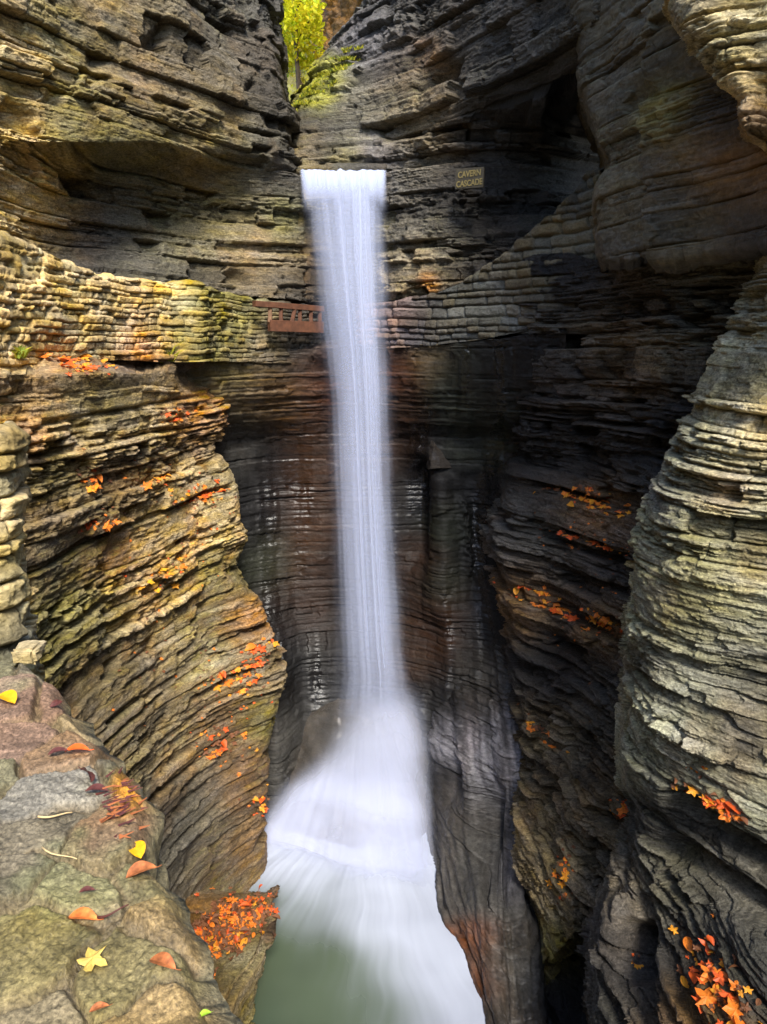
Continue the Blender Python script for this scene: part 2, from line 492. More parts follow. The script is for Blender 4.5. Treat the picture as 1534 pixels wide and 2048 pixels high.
# big smooth mass nearer on the right with its dark hollow edge
UR2 = [
 [(1060,-900,15),(1100,-900,10.9),(1180,-900,10.2),(1300,-900,9.2),(1420,-900,8.3),(1534,-900,7.6),(1900,-900,5.4)],
 [(1070,-300,14.5),(1110,-300,10.9),(1190,-300,10.2),(1300,-300,9.2),(1420,-300,8.3),(1534,-300,7.6),(1900,-300,5.4)],
 [(1080,0,14),(1120,0,11.0),(1200,0,10.2),(1300,0,9.2),(1420,0,8.3),(1534,0,7.6),(1900,0,5.4)],
 [(1110,100,14),(1135,100,11.0),(1205,100,10.2),(1300,100,9.2),(1420,100,8.4),(1534,100,7.6),(1900,100,5.4)],
 [(1138,170,14),(1146,170,10.8),(1210,170,10.1),(1300,170,9.3),(1420,170,8.5),(1534,170,7.7),(1900,170,5.5)],
 [(1176,265,14),(1184,265,10.5),(1230,260,10.0),(1310,250,9.3),(1420,250,8.5),(1534,250,7.7),(1900,250,5.5)],
 [(1205,330,14),(1214,330,10.3),(1250,330,9.9),(1320,330,9.2),(1420,330,8.6),(1534,330,7.8),(1900,330,5.5)],
 [(1188,375,14),(1195,375,10.4),(1240,375,9.9),(1320,375,9.2),(1420,375,8.6),(1534,375,7.8),(1900,375,5.5)],
 [(1186,450,14),(1193,450,10.4),(1240,450,9.9),(1320,450,9.2),(1420,450,8.6),(1534,450,7.8),(1900,450,5.5)],
 [(1190,515,14),(1198,515,10.4),(1240,515,9.9),(1320,505,9.2),(1420,495,8.6),(1534,480,7.8),(1900,470,5.5)],
 [(1195,545,14),(1205,545,11.3),(1240,540,10.9),(1320,532,10.0),(1420,520,9.2),(1534,505,8.3),(1900,495,5.8)],
]
def ed2(P, s, px, py, d, tone):
    # a step between two blocks along x~1310
    st = smooth(0, 10, px - (1305 + 18 * noise(py * .03, 0, 5)))
    return d * .75 + .16 * st - .03, tone
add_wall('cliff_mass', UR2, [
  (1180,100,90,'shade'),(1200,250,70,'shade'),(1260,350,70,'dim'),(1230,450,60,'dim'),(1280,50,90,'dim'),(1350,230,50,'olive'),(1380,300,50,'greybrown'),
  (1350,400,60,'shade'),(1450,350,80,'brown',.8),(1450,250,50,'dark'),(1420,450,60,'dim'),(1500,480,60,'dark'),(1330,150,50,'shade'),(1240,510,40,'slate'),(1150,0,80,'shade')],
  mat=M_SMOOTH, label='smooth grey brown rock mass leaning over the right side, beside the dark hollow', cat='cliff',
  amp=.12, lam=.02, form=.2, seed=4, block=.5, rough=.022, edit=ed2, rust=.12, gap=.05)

TR = [
 [(1375,-900,9),(1390,-900,7.2),(1440,-900,6.6),(1534,-900,6.0),(1700,-900,5.0),(2000,-900,3.6)],
 [(1370,-300,9),(1385,-300,7.2),(1440,-300,6.6),(1534,-300,6.0),(1700,-300,5.0),(2000,-300,3.6)],
 [(1340,0,9),(1352,0,7.2),(1430,0,6.5),(1534,0,5.9),(1700,0,5.0),(2000,0,3.6)],
 [(1376,90,9),(1388,90,7.0),(1440,85,6.4),(1534,70,5.8),(1700,70,4.9),(2000,70,3.6)],
 [(1412,130,9),(1424,130,6.9),(1460,125,6.4),(1534,110,5.8),(1700,110,4.9),(2000,110,3.6)],
 [(1440,165,9),(1452,165,6.8),(1480,160,6.4),(1534,150,5.9),(1700,150,4.9),(2000,150,3.6)],
 [(1480,200,9),(1490,198,6.7),(1505,195,6.4),(1545,190,6.0),(1700,190,5),(2000,190,3.7)],
 [(1482,250,9),(1492,250,6.6),(1510,250,6.3),(1545,250,5.9),(1700,250,5),(2000,250,3.7)],
 [(1510,285,9),(1522,280,6.8),(1530,280,6.6),(1560,280,6.2),(1700,280,5.2),(2000,280,3.9)],
 [(1530,310,10),(1545,310,8),(1555,310,7.6),(1580,310,7),(1700,310,6.4),(2000,310,5)],
]
for _r in TR:
    for _k, _f in ((2, 1.04), (3, 1.13), (4, 1.27), (5, 1.6)):
        _r[_k] = (_r[_k][0], _r[_k][1], _r[_k][2] * _f)
add_wall('cliff_ledges', TR, [(1380,20,60,'tangrey'),(1450,100,60,'beige'),(1520,60,70,'beige'),(1500,150,50,'ochre'),(1510,220,40,'brown'),(1460,30,40,'tangrey'),(1700,0,200,'tan')],
  label='pale jutting rock ledges in the top right corner', cat='cliff', amp=.09, lam=.045, form=.06, seed=5, block=1.0, rust=.2, gap=.09, rough=.022)

# right wall under the bedding gap; overhang shade painted into its wet dark tones
RM = [
 [(985,470,15),(1045,480,13.4),(1120,500,12.3),(1200,520,11.3),(1300,510,10.2),(1400,490,9.3),(1534,470,8.4),(1750,450,6.6)],
 [(985,600,15),(1045,600,13.2),(1120,600,12.2),(1200,600,11.2),(1300,600,10.1),(1400,590,9.2),(1534,580,8.3),(1750,570,6.6)],
 [(1000,690,15),(1045,690,13.1),(1120,690,12.1),(1200,690,11.1),(1300,690,10.0),(1400,690,9.1),(1534,690,8.2),(1750,690,6.6)],
 [(1020,850,15),(1048,850,12.9),(1120,850,12.0),(1200,850,11.0),(1300,850,10.0),(1400,850,9.1),(1534,850,8.2),(1750,850,6.6)],
 [(1008,900,15),(1040,900,13.1),(1120,905,12.2),(1200,905,11.3),(1300,905,10.3),(1400,905,9.3),(1534,905,8.4),(1750,905,6.8)],
 [(990,960,15),(1030,960,12.9),(1120,960,11.9),(1200,960,10.9),(1300,960,9.9),(1400,960,9.0),(1534,960,8.2),(1750,960,6.6)],
 [(975,1080,14.7),(1012,1080,12.6),(1110,1080,11.7),(1200,1080,10.8),(1300,1080,9.8),(1400,1080,9.0),(1534,1080,8.1),(1750,1080,6.5)],
 [(985,1200,14.4),(1025,1200,12.4),(1120,1200,11.4),(1200,1200,10.6),(1300,1200,9.7),(1400,1200,8.9),(1534,1200,8),(1750,1200,6.5)],
 [(1000,1350,14),(1042,1350,12.0),(1120,1350,11.2),(1200,1350,10.4),(1300,1350,9.6),(1400,1350,8.8),(1534,1350,8),(1750,1350,6.4)],
 [(1010,1500,13.5),(1046,1500,11.5),(1110,1500,10.8),(1190,1500,10.0),(1300,1500,9.3),(1400,1500,8.6),(1534,1500,7.8),(1750,1500,6.4)],
 [(1010,1650,12.8),(1044,1650,10.9),(1110,1650,10.0),(1180,1650,9.4),(1260,1650,9.0),(1380,1650,8.4),(1534,1650,7.6),(1750,1650,6.3)],
 [(1015,1750,12),(1046,1750,10.3),(1110,1750,9.4),(1180,1750,8.9),(1250,1750,8.6),(1380,1750,8.2),(1534,1750,7.4),(1750,1750,6.2)],
 [(1050,1840,11.5),(1075,1840,9.8),(1120,1840,9.1),(1170,1830,8.7),(1235,1800,8.6),(1380,1820,8.2),(1534,1820,7.4),(1750,1820,6.2)],
 [(1065,1905,10),(1088,1905,9.25),(1110,1908,8.95),(1160,1880,8.8),(1225,1830,8.8),(1380,1860,8.4),(1534,1860,7.6),(1750,1860,6.4)],
 [(1040,1925,9.5),(1075,1925,9.4),(1115,1918,9.45),(1165,1890,9.6),(1230,1845,9.8),(1380,1880,9.4),(1534,1880,9),(1750,1880,8)],
 [(1000,2020,8.7),(1060,2020,8.7),(1120,2020,8.75),(1165,2020,8.7),(1230,2020,8.7),(1380,2020,8.6),(1534,2020,8),(1750,2020,7)],
 [(1000,2250,7.0),(1060,2250,7.0),(1120,2250,7.0),(1165,2250,7.0),(1230,2250,7.0),(1380,2250,7),(1534,2250,7),(1750,2250,6.5)],
]
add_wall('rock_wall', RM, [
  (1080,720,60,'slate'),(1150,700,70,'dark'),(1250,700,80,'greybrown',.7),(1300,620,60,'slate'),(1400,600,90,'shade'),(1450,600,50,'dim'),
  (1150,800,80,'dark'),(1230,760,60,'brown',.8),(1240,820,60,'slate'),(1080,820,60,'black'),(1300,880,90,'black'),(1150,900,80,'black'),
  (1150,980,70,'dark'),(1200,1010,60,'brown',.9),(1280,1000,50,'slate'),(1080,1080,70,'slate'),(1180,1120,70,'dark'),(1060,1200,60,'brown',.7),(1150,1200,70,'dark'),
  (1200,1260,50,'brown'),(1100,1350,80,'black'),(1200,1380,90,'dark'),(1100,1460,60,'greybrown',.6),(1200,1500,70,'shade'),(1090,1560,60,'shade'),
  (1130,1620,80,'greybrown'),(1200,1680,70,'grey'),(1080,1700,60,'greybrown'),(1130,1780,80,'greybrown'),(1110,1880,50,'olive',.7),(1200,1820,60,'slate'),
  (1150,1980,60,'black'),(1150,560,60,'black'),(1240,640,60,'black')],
  mat=M_ROCK, label='wet shale wall at right, overhang shade painted into its dark colour, with orange leaves caught on its ledges', cat='rock wall',
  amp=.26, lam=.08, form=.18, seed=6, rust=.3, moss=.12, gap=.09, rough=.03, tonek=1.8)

# near right rock, and the lower rocks under it
NR = [
 [(1556,430,11),(1560,430,8.3),(1585,430,7.4),(1640,430,6.6),(1720,430,6),(1900,430,5.2),(2300,430,3.5)],
 [(1524,520,11),(1528,520,8.3),(1560,520,7.4),(1610,520,6.6),(1700,520,6),(1900,520,5.2),(2300,520,3.5)],
 [(1496,600,11),(1500,600,8.3),(1535,600,7.4),(1580,600,6.7),(1660,600,6),(1900,600,5.0),(2300,600,3.4)],
 [(1436,700,11),(1440,700,8.3),(1475,700,7.5),(1530,700,6.7),(1640,700,5.9),(1900,700,4.8),(2300,700,3.4)],
 [(1398,780,11),(1402,780,8.2),(1438,780,7.4),(1500,780,6.6),(1620,780,5.8),(1900,780,4.7),(2300,780,3.3)],
 [(1368,850,11),(1372,850,8.1),(1408,850,7.3),(1475,850,6.5),(1600,850,5.7),(1900,850,4.6),(2300,850,3.3)],
 [(1334,920,11),(1338,920,8.0),(1375,920,7.2),(1450,920,6.4),(1590,920,5.6),(1900,920,4.5),(2300,920,3.2)],
 [(1302,985,11),(1306,985,8.0),(1345,985,7.2),(1425,985,6.4),(1580,985,5.6),(1900,985,4.5),(2300,985,3.2)],
 [(1280,1050,11),(1284,1050,7.9),(1325,1050,7.1),(1410,1050,6.4),(1570,1050,5.6),(1900,1050,4.5),(2300,1050,3.2)],
 [(1264,1200,11),(1268,1200,7.7),(1315,1200,7.0),(1400,1200,6.3),(1560,1200,5.5),(1900,1200,4.4),(2300,1200,3.2)],
 [(1258,1350,11),(1262,1350,7.6),(1310,1350,6.9),(1395,1350,6.3),(1550,1350,5.5),(1900,1350,4.4),(2300,1350,3.2)],
 [(1244,1480,10.6),(1250,1480,7.4),(1300,1480,6.7),(1390,1480,6.1),(1550,1480,5.3),(1900,1480,4.3),(2300,1480,3.1)],
 [(1246,1560,10.4),(1254,1560,7.4),(1305,1560,6.6),(1395,1560,6.0),(1550,1560,5.2),(1900,1560,4.2),(2300,1560,3.1)],
 [(1262,1630,10.4),(1272,1630,7.6),(1320,1640,6.8),(1400,1640,5.9),(1550,1640,5.1),(1900,1640,4.2),(2300,1640,3.1)],
 [(1230,1720,10.4),(1240,1720,7.7),(1320,1720,6.8),(1400,1720,6.0),(1550,1720,5.1),(1900,1720,4.2),(2300,1720,3.1)],
 [(1200,1790,10.2),(1212,1790,7.6),(1300,1790,6.8),(1400,1800,6.0),(1550,1800,5.0),(1900,1800,4.1),(2300,1800,3.1)],
 [(1186,1850,10.0),(1196,1850,7.2),(1290,1850,6.6),(1400,1860,5.8),(1550,1870,4.8),(1900,1870,4.0),(2300,1870,3.0)],
 [(1176,1930,9.8),(1186,1930,7.0),(1290,1930,6.3),(1400,1930,5.5),(1550,1940,4.6),(1900,1940,3.8),(2300,1940,3.0)],
 [(1180,2020,9.5),(1190,2020,6.7),(1290,2020,6.0),(1400,2020,5.2),(1550,2020,4.4),(1900,2020,3.7),(2300,2020,2.9)],
 [(1215,2200,9),(1230,2200,6.1),(1300,2200,5.5),(1400,2200,4.8),(1550,2200,4.0),(1900,2200,3.4),(2300,2200,2.8)],
]
for _r in NR:
    for _k, _f in ((2, 1.03), (3, 1.07), (4, 1.15), (5, 1.3), (6, 1.45)):
        _r[_k] = (_r[_k][0], _r[_k][1], _r[_k][2] * _f)
def edn(P, s, px, py, d, tone):
    # crevice and hollow in the lower block, a shelf above it
    cx = 1275 + (py - 1880) * .05 + 8 * noise(py * .02, 1, 2)
    cr = np.exp(-((px - cx) / 26) ** 2) * smooth(1830, 1870, py) * smooth(1975, 1945, py)
    cr2 = np.exp(-((px - (1300 + (py - 1960) * .25)) / 14) ** 2) * smooth(1930, 1980, py)
    d = d - .9 * cr - .3 * cr2
    # long overhang under the lit block, slanting down to the right
    yl = 1560 + (px - 1300) * .62
    d = d - .55 * np.exp(-((py - yl - 30) / 34) ** 2) * smooth(1310, 1380, px)
    yl = 1665 + (px - 1300) * .66
    d = d - .45 * np.exp(-((py - yl - 10) / 30) ** 2) * smooth(1290, 1340, px)
    return d, tone
add_wall('rock_bluff', NR, [
  (1500,620,50,'beigegrey'),(1480,750,60,'beige'),(1450,830,50,'beige'),(1510,850,60,'ochre',.7),(1380,900,50,'beigegrey'),(1450,920,60,'beige'),(1450,980,40,'rust',.5),
  (1340,1000,40,'violet',.6),(1330,1080,50,'beigegrey'),(1430,1080,70,'beige'),(1500,1100,60,'olive',.8),(1310,1200,50,'beigegrey'),(1400,1200,70,'olive'),(1500,1230,70,'beigegrey'),
  (1300,1330,50,'grey'),(1400,1320,70,'beigegrey'),(1500,1350,70,'grey'),(1290,1450,50,'beigegrey'),(1380,1430,70,'beigegrey'),(1490,1450,70,'grey'),
  (1290,1530,50,'beigegrey'),(1380,1550,50,'beigegrey'),(1450,1520,60,'grey'),(1500,1640,40,'beigegrey'),(1430,1600,40,'beige'),(1300,1640,60,'slate'),(1400,1720,80,'grey'),(1480,1780,70,'grey'),
  (1260,1740,60,'grey'),(1330,1800,70,'grey'),(1430,1880,80,'slate'),(1230,1880,60,'slate'),(1230,1980,60,'slate'),(1340,1950,60,'dark'),(1400,2020,60,'brown'),(1500,1930,60,'slate'),(1700,1200,300,'beige')],
  label='pale layered rock bluff closest on the right, dark crevices in its lower part', cat='rock bluff',
  amp=.125, lam=.065, form=.14, seed=7, edit=edn, rust=.16, moss=.3, warp=.05, gap=.05, block=.8, rough=.022)

# plunge wall under the path
PW = [
 [(330,640,17),(420,640,16.6),(500,640,16.6),(600,640,16.6),(700,640,16.6),(780,640,16.4),(850,640,16.2),(910,640,16),(980,640,15.6),(1060,640,15),(1130,640,14)],
 [(330,676,17),(420,676,16.6),(500,676,16.6),(600,676,16.6),(700,676,16.6),(780,676,16.4),(850,676,16.2),(910,676,16),(980,676,15.6),(1060,676,15),(1130,676,14)],
 [(330,716,11.9),(420,714,12.7),(500,708,13.5),(600,700,14.25),(700,690,14.5),(780,690,14.4),(850,690,14.05),(910,688,13.62),(980,680,13.1),(1060,668,12.5),(1130,660,11.9)],
 [(330,756,11.95),(420,756,12.78),(500,752,13.55),(600,752,14.4),(700,752,14.8),(780,752,14.6),(850,752,14.12),(910,752,13.72),(980,752,13.2),(1060,752,12.6),(1130,752,12.0)],
 [(330,830,12.8),(420,830,13.35),(500,830,14.05),(600,830,14.8),(700,830,15.1),(780,830,14.9),(840,830,14.5),(900,830,14.1),(980,830,13.6),(1060,830,13.0),(1130,830,12.4)],
 [(330,880,14.2),(420,880,14.1),(500,880,14.7),(600,880,15.1),(700,880,15.2),(790,880,15.1),(838,880,14.8),(872,880,14.6),(960,880,14.5),(1060,880,13.8),(1130,880,12.8)],
 [(330,930,14.2),(420,930,14.1),(500,930,14.8),(600,930,15.2),(700,930,15.2),(790,930,15.2),(830,930,14.85),(880,932,14.6),(950,935,14.5),(1060,930,13.7),(1130,930,12.8)],
 [(330,960,14.2),(430,960,14.2),(510,960,14.9),(600,960,15.2),(700,960,15.2),(790,960,15.2),(830,960,15.0),(880,950,14.5),(940,960,14.6),(1050,960,13.7),(1130,960,12.8)],
 [(330,1080,14.2),(430,1080,14.2),(520,1080,14.8),(600,1080,15.1),(700,1080,15.1),(790,1080,15.1),(830,1080,14.9),(890,1080,14.3),(940,1080,14.5),(1040,1080,13.6),(1130,1080,12.8)],
 [(330,1200,14),(430,1200,14.1),(530,1200,14.5),(600,1200,14.9),(700,1200,15),(790,1200,14.9),(840,1200,14.6),(890,1200,14.1),(950,1200,14.2),(1040,1200,13.4),(1130,1200,12.6)],
 [(330,1290,13.9),(430,1290,13.9),(540,1290,14.0),(610,1290,14.5),(700,1290,14.6),(800,1290,14.5),(850,1290,14.3),(900,1290,13.9),(960,1290,13.8),(1040,1290,13.1),(1130,1290,12.4)],
 [(330,1400,13.6),(430,1400,13.6),(545,1400,13.5),(610,1400,14.1),(700,1400,14.2),(800,1400,14.1),(850,1400,13.9),(900,1400,13.6),(960,1400,13.4),(1040,1400,12.8),(1130,1400,12.2)],
 [(330,1520,13.2),(430,1520,13.2),(550,1520,13.0),(610,1520,13.6),(700,1520,13.7),(800,1520,13.6),(850,1520,13.4),(900,1520,13.2),(960,1520,13.0),(1040,1520,12.5),(1130,1520,12)],
 [(330,1680,12.6),(430,1680,12.6),(540,1680,12.7),(610,1680,13),(700,1680,13.2),(800,1680,13.1),(850,1680,12.9),(900,1680,12.6),(960,1680,12.4),(1040,1680,12),(1130,1680,11.6)],
]
def edp(P, s, px, py, d, tone):
    sm = smooth(705, 735, py)           # water-polished below the path
    fl = .045 * noise(px * .02, py * .006, 3) + .03 * noise(px * .06, py * .01, 8)
    k = np.clip((py - 878) / 58, 0, 1) * (py < 937)
    nose = .34 * k * smooth(852, 858, px) * smooth(866 + 46 * k, 858 + 40 * k, px)
    rib = .10 * np.exp(-((px - 882 + (py - 940) * .04) / 26) ** 2) * smooth(945, 960, py) * smooth(1260, 1180, py)
    slot = -.3 * np.exp(-((px - 832) / 20) ** 2) * smooth(900, 940, py) * smooth(1160, 1100, py)
    rgd = .16 * np.exp(-((px - (925 + (py - 1000) * .12)) / 13) ** 2) * smooth(985, 1005, py) * smooth(1170, 1120, py) * (1 + .8 * noise(py * .12, px * .1, 2))
    nose = 0
    return d * (1 - .55 * sm) + sm * fl + nose + rib + slot + rgd, tone * (1 - .4 * sm) + .4 * sm
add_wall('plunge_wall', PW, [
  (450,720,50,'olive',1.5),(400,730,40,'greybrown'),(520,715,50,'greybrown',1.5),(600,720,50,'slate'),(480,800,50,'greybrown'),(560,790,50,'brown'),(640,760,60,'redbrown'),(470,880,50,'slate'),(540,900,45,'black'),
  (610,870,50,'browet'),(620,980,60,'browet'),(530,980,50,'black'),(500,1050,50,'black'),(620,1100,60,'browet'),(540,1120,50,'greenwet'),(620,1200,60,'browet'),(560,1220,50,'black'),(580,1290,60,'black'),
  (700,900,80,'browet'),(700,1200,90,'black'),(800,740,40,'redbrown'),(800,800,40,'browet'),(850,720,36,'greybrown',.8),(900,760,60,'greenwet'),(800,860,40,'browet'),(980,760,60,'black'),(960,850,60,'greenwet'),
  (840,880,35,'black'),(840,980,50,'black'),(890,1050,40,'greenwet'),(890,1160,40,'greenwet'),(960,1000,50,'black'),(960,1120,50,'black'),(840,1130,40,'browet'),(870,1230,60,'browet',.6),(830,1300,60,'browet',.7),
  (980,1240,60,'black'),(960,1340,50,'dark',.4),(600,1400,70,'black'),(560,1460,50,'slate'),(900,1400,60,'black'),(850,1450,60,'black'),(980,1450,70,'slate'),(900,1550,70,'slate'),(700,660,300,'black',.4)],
  mat=M_WET, label='polished wet rock wall behind the falling water, brown and black with thin layers', cat='rock wall',
  amp=.1, lam=.03, form=.08, seed=8, warp=.05, rust=.12, moss=.05, block=.6, edit=edp, tonek=.8, gap=.05)

# small wet spur right of the fall
def spur():
    import bmesh
    bm = bmesh.new()
    pts = [at(858,878,14.75), at(853,938,14.85), at(860,938,14.5), at(882,936,14.42), at(906,936,14.6), at(905,940,15), at(868,884,14.55)]
    for p in pts: bm.verts.new(p)
    bmesh.ops.convex_hull(bm, input=bm.verts)
    bmesh.ops.triangulate(bm, faces=bm.faces)
    bmesh.ops.subdivide_edges(bm, edges=bm.edges, cuts=5, use_grid_fill=True)
    for v in bm.verts:
        k = float(fbm(v.co.x * 5, v.co.y * 5, v.co.z * 9, 3)); v.co += Vector((k, k * .5, k * .3)) * .02
    me = bpy.data.meshes.new('rock_spur'); bm.to_mesh(me); bm.free()
    a = me.attributes.new('col', 'FLOAT_COLOR', 'POINT'); a.data.foreach_set('color', np.tile(np.array([.035, .03, .026, 1.0]), len(me.vertices)))
    me.materials.append(M_WET)
    o = link('rock_spur', me); tag(o, 'small wet triangular rock spur sticking out right of the fall', 'rock', None, 'structure')
spur()
# left bluff
def ll_row(py, sil, Y, topf=None):
    f = [(-260, .44), (0, .545), (150, .655), (300, .80)]
    row = [(px, py, Y * k) for px, k in f]
    m = (300 + sil) / 2
    row.append((m, py, Y * (.80 + .2 * (m - 300) / (sil - 300) * 1.08)))
    row += [(sil, py, Y), (sil - 6, py, Y * 1.05), (sil - 40, py, Y * 1.22)]
    return row
LL = [
 [(-260,664,7.2),(0,664,9.1),(150,664,10.8),(300,664,12.4),(380,668,13.4),(480,672,14.4),(540,676,15),(560,676,15.5)],
 [(-260,700,6.7),(0,716,8.2),(150,722,9.5),(300,728,11.3),(360,724,11.9),(420,726,12.75),(470,728,14.0),(480,728,15.0)],
 ll_row(748, 412, 13.1), ll_row(790, 436, 13.2), ll_row(832, 446, 13.2), ll_row(870, 432, 13.1), ll_row(905, 424, 13.0), ll_row(960, 464, 13.1), ll_row(1020, 474, 13.0),
 ll_row(1075, 497, 13.0), ll_row(1125, 480, 12.8), ll_row(1200, 518, 12.8), ll_row(1270, 542, 12.7), ll_row(1340, 566, 12.6), ll_row(1420, 554, 12.4),
 ll_row(1520, 537, 12.2), ll_row(1640, 528, 11.85), ll_row(1760, 526, 11.45), ll_row(1850, 524, 10.9), ll_row(1960, 522, 10.4),
]
def edl(P, s, px, py, d, tone):
    # two thick even beds near the top stay smooth
    k = np.exp(-((py - 800) / 58) ** 4) * smooth(60, 120, px) * smooth(430, 370, px)
    lower = smooth(1250, 1450, py)
    seam = -.07 * np.exp(-((P[..., 2] + .83) / .03) ** 2) - .06 * np.exp(-((P[..., 2] + 1.12) / .02) ** 2)
    return d * (1 - .72 * k) * (1 - .3 * lower) + k * seam, tone
add_wall('layered_bluff', LL, [
  (50,720,60,'tan'),(150,710,60,'rust',.8),(250,700,60,'purple',.8),(400,700,70,'brown'),(350,740,40,'dark'),(520,720,50,'greybrown'),
  (120,790,70,'tangrey'),(200,790,60,'olive',.8),(320,790,60,'tan'),(380,830,50,'rust',.8),(250,850,70,'tangrey'),(60,870,40,'rust',.6),(150,880,60,'tan'),(400,880,40,'greybrown'),
  (100,950,60,'olive'),(250,950,70,'brown'),(330,960,60,'tan'),(420,1000,60,'tangrey'),(100,1030,60,'brown'),(200,1040,60,'greybrown'),(300,1060,70,'tan'),(430,1070,60,'tan'),
  (90,1110,60,'grey'),(250,1130,60,'rust',.7),(350,1130,70,'ochre',.8),(450,1140,60,'olive'),(150,1200,80,'olive'),(300,1200,70,'tan'),(430,1220,70,'greybrown'),(500,1230,40,'rust',.6),
  (150,1290,80,'olive',.8),(250,1300,80,'greybrown'),(400,1310,80,'tangrey'),(520,1340,50,'greybrown'),(220,1380,80,'greybrown'),(330,1400,70,'greybrown'),(450,1430,70,'brown'),(520,1440,40,'olive'),
  (380,1510,60,'tangrey',.9),(280,1500,60,'greybrown'),(450,1530,60,'brown'),(500,1590,60,'brown'),(400,1620,90,'grey'),(350,1720,90,'grey'),(480,1720,80,'brown'),(440,1800,60,'greybrown'),(-200,1000,250,'tan')],
  label='warm tan layered bluff left of the plunge pool, scattered with orange leaves', cat='rock bluff',
  amp=.13, lam=.05, form=.15, seed=9, rust=.35, moss=.4, warp=.16, dip=.02, edit=edl, gap=.045, rough=.022, tonek=1.2)

# buttress right of the pool
BT = [
 [(830,1150,16),(880,1150,15.4),(930,1150,15.2),(980,1150,15),(1020,1150,14.7),(1062,1150,14.2),(1085,1150,15)],
 [(850,1320,14.6),(890,1320,13.8),(940,1320,13.4),(990,1320,13.1),(1030,1320,12.8),(1062,1320,12.7),(1080,1320,14)],
 [(850,1430,14),(890,1430,13.3),(940,1430,12.9),(985,1430,12.6),(1020,1430,12.4),(1052,1430,12.4),(1070,1430,13.6)],
 [(845,1540,13.5),(885,1540,12.8),(930,1540,12.3),(975,1540,12.1),(1015,1540,11.8),(1046,1540,11.8),(1064,1540,13)],
 [(845,1650,12.9),(875,1650,12.3),(915,1650,11.8),(965,1650,11.5),(1010,1650,11.3),(1044,1650,11.3),(1062,1650,12.6)],
 [(840,1740,12.2),(865,1740,11.6),(910,1740,11.1),(960,1740,10.8),(1005,1740,10.7),(1042,1740,10.7),(1060,1740,12)],
 [(850,1800,11.4),(872,1800,10.9),(915,1800,10.4),(960,1800,10.1),(1010,1800,10.0),(1050,1800,10.1),(1075,1800,11.4)],
 [(885,1880,10.4),(905,1880,10.0),(935,1880,9.7),(970,1880,9.5),(1020,1880,9.4),(1075,1880,9.5),(1100,1880,10.6)],
 [(915,1960,9.6),(930,1960,9.3),(955,1960,9.05),(990,1960,8.9),(1035,1960,8.85),(1085,1960,8.9),(1110,1960,9.8)],
 [(950,2040,8.8),(966,2040,8.55),(985,2040,8.4),(1015,2040,8.3),(1055,2040,8.3),(1110,2040,8.4),(1140,2040,9.4)],
 [(990,2150,8.0),(1005,2150,7.9),(1020,2150,7.8),(1050,2150,7.75),(1090,2150,7.8),(1160,2150,7.9),(1190,2150,8.8)],
 [(1040,2400,7.2),(1055,2400,7.1),(1080,2400,7),(1110,2400,7),(1150,2400,7),(1220,2400,7.1),(1240,2400,8)],
]
def edb(P, s, px, py, d, tone):
    # hanging folds of stone running down the face, with hollows between
    w = px + (py - 1500) * -.08
    fold = .16 * noise(w * .018, py * .0022, 3) + .10 * noise(w * .045, py * .004, 7)
    hol = np.exp(-(((px - 985) / 26) ** 2 + ((py - 1640) / 70) ** 2)) * .5
    hol2 = np.exp(-(((px - 900) / 22) ** 2 + ((py - 1560) / 50) ** 2)) * .35
    fine = .02 * noise(w * .12, py * .012, 2)
    return d * .85 + .8 * fold + fine - hol - hol2, tone * .7 + .12 + .45 * noise(w * .045, py * .004, 11) + .5 * noise(w * .16, py * .012, 12)
for _q, _f in ((1, 1.03), (2, 1.012)):
    BT[_q] = [(a_, b_, c_ * _f) for a_, b_, c_ in BT[_q]]
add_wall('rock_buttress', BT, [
  (930,1300,60,'black'),(900,1400,50,'black'),(880,1560,40,'black'),(890,1680,40,'dark'),(940,1620,30,'dark'),(1000,1330,50,'slate'),(960,1400,50,'dark'),(910,1480,50,'violet'),(1000,1480,50,'violet'),(1035,1600,40,'violet',1.2),(960,1580,40,'violet'),(985,1640,30,'dark'),  # violet patches paint the sky's reflection on the wet stone
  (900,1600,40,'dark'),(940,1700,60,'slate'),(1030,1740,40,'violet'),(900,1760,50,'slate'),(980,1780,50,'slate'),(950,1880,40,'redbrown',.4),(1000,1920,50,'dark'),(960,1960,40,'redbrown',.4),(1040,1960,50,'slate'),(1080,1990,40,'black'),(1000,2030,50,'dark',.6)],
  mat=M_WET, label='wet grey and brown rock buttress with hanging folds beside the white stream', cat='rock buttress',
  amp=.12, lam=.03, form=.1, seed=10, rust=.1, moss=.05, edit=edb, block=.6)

# leaf-covered shelf at the water's left edge
LB = [
 [(230,1800,9.9),(320,1800,10.0),(420,1790,10.2),(500,1782,10.6),(552,1776,11),(560,1776,11.4)],
 [(230,1850,9.3),(330,1840,9.4),(430,1825,9.6),(505,1808,9.8),(544,1796,10),(548,1790,10.6)],
 [(230,1960,8.3),(340,1950,8.35),(420,1930,8.6),(490,1885,9.0),(540,1850,9.3),(545,1850,10)],
 [(230,2060,7.5),(360,2040,7.6),(420,2000,7.9),(480,1945,8.4),(536,1880,9.0),(540,1880,9.8)],
 [(230,2160,7.1),(380,2130,7.2),(430,2080,7.55),(480,2020,8.1),(522,1970,8.65),(524,1970,9.4)],
 [(230,2300,6.9),(380,2290,7.0),(430,2250,7.35),(475,2190,7.8),(512,2100,8.3),(514,2100,9)],
]
add_wall('shelf_rock', LB, [(420,1850,60,'brown'),(500,1830,50,'brown'),(480,1960,60,'greybrown'),(440,2000,60,'brown'),(500,1920,40,'tangrey'),(500,2020,40,'olive')],
  label='low rock shelf at the pool edge heaped with orange leaves', cat='rock shelf',
  amp=.12, lam=.05, form=.12, seed=12, rust=.15, gap=.03)

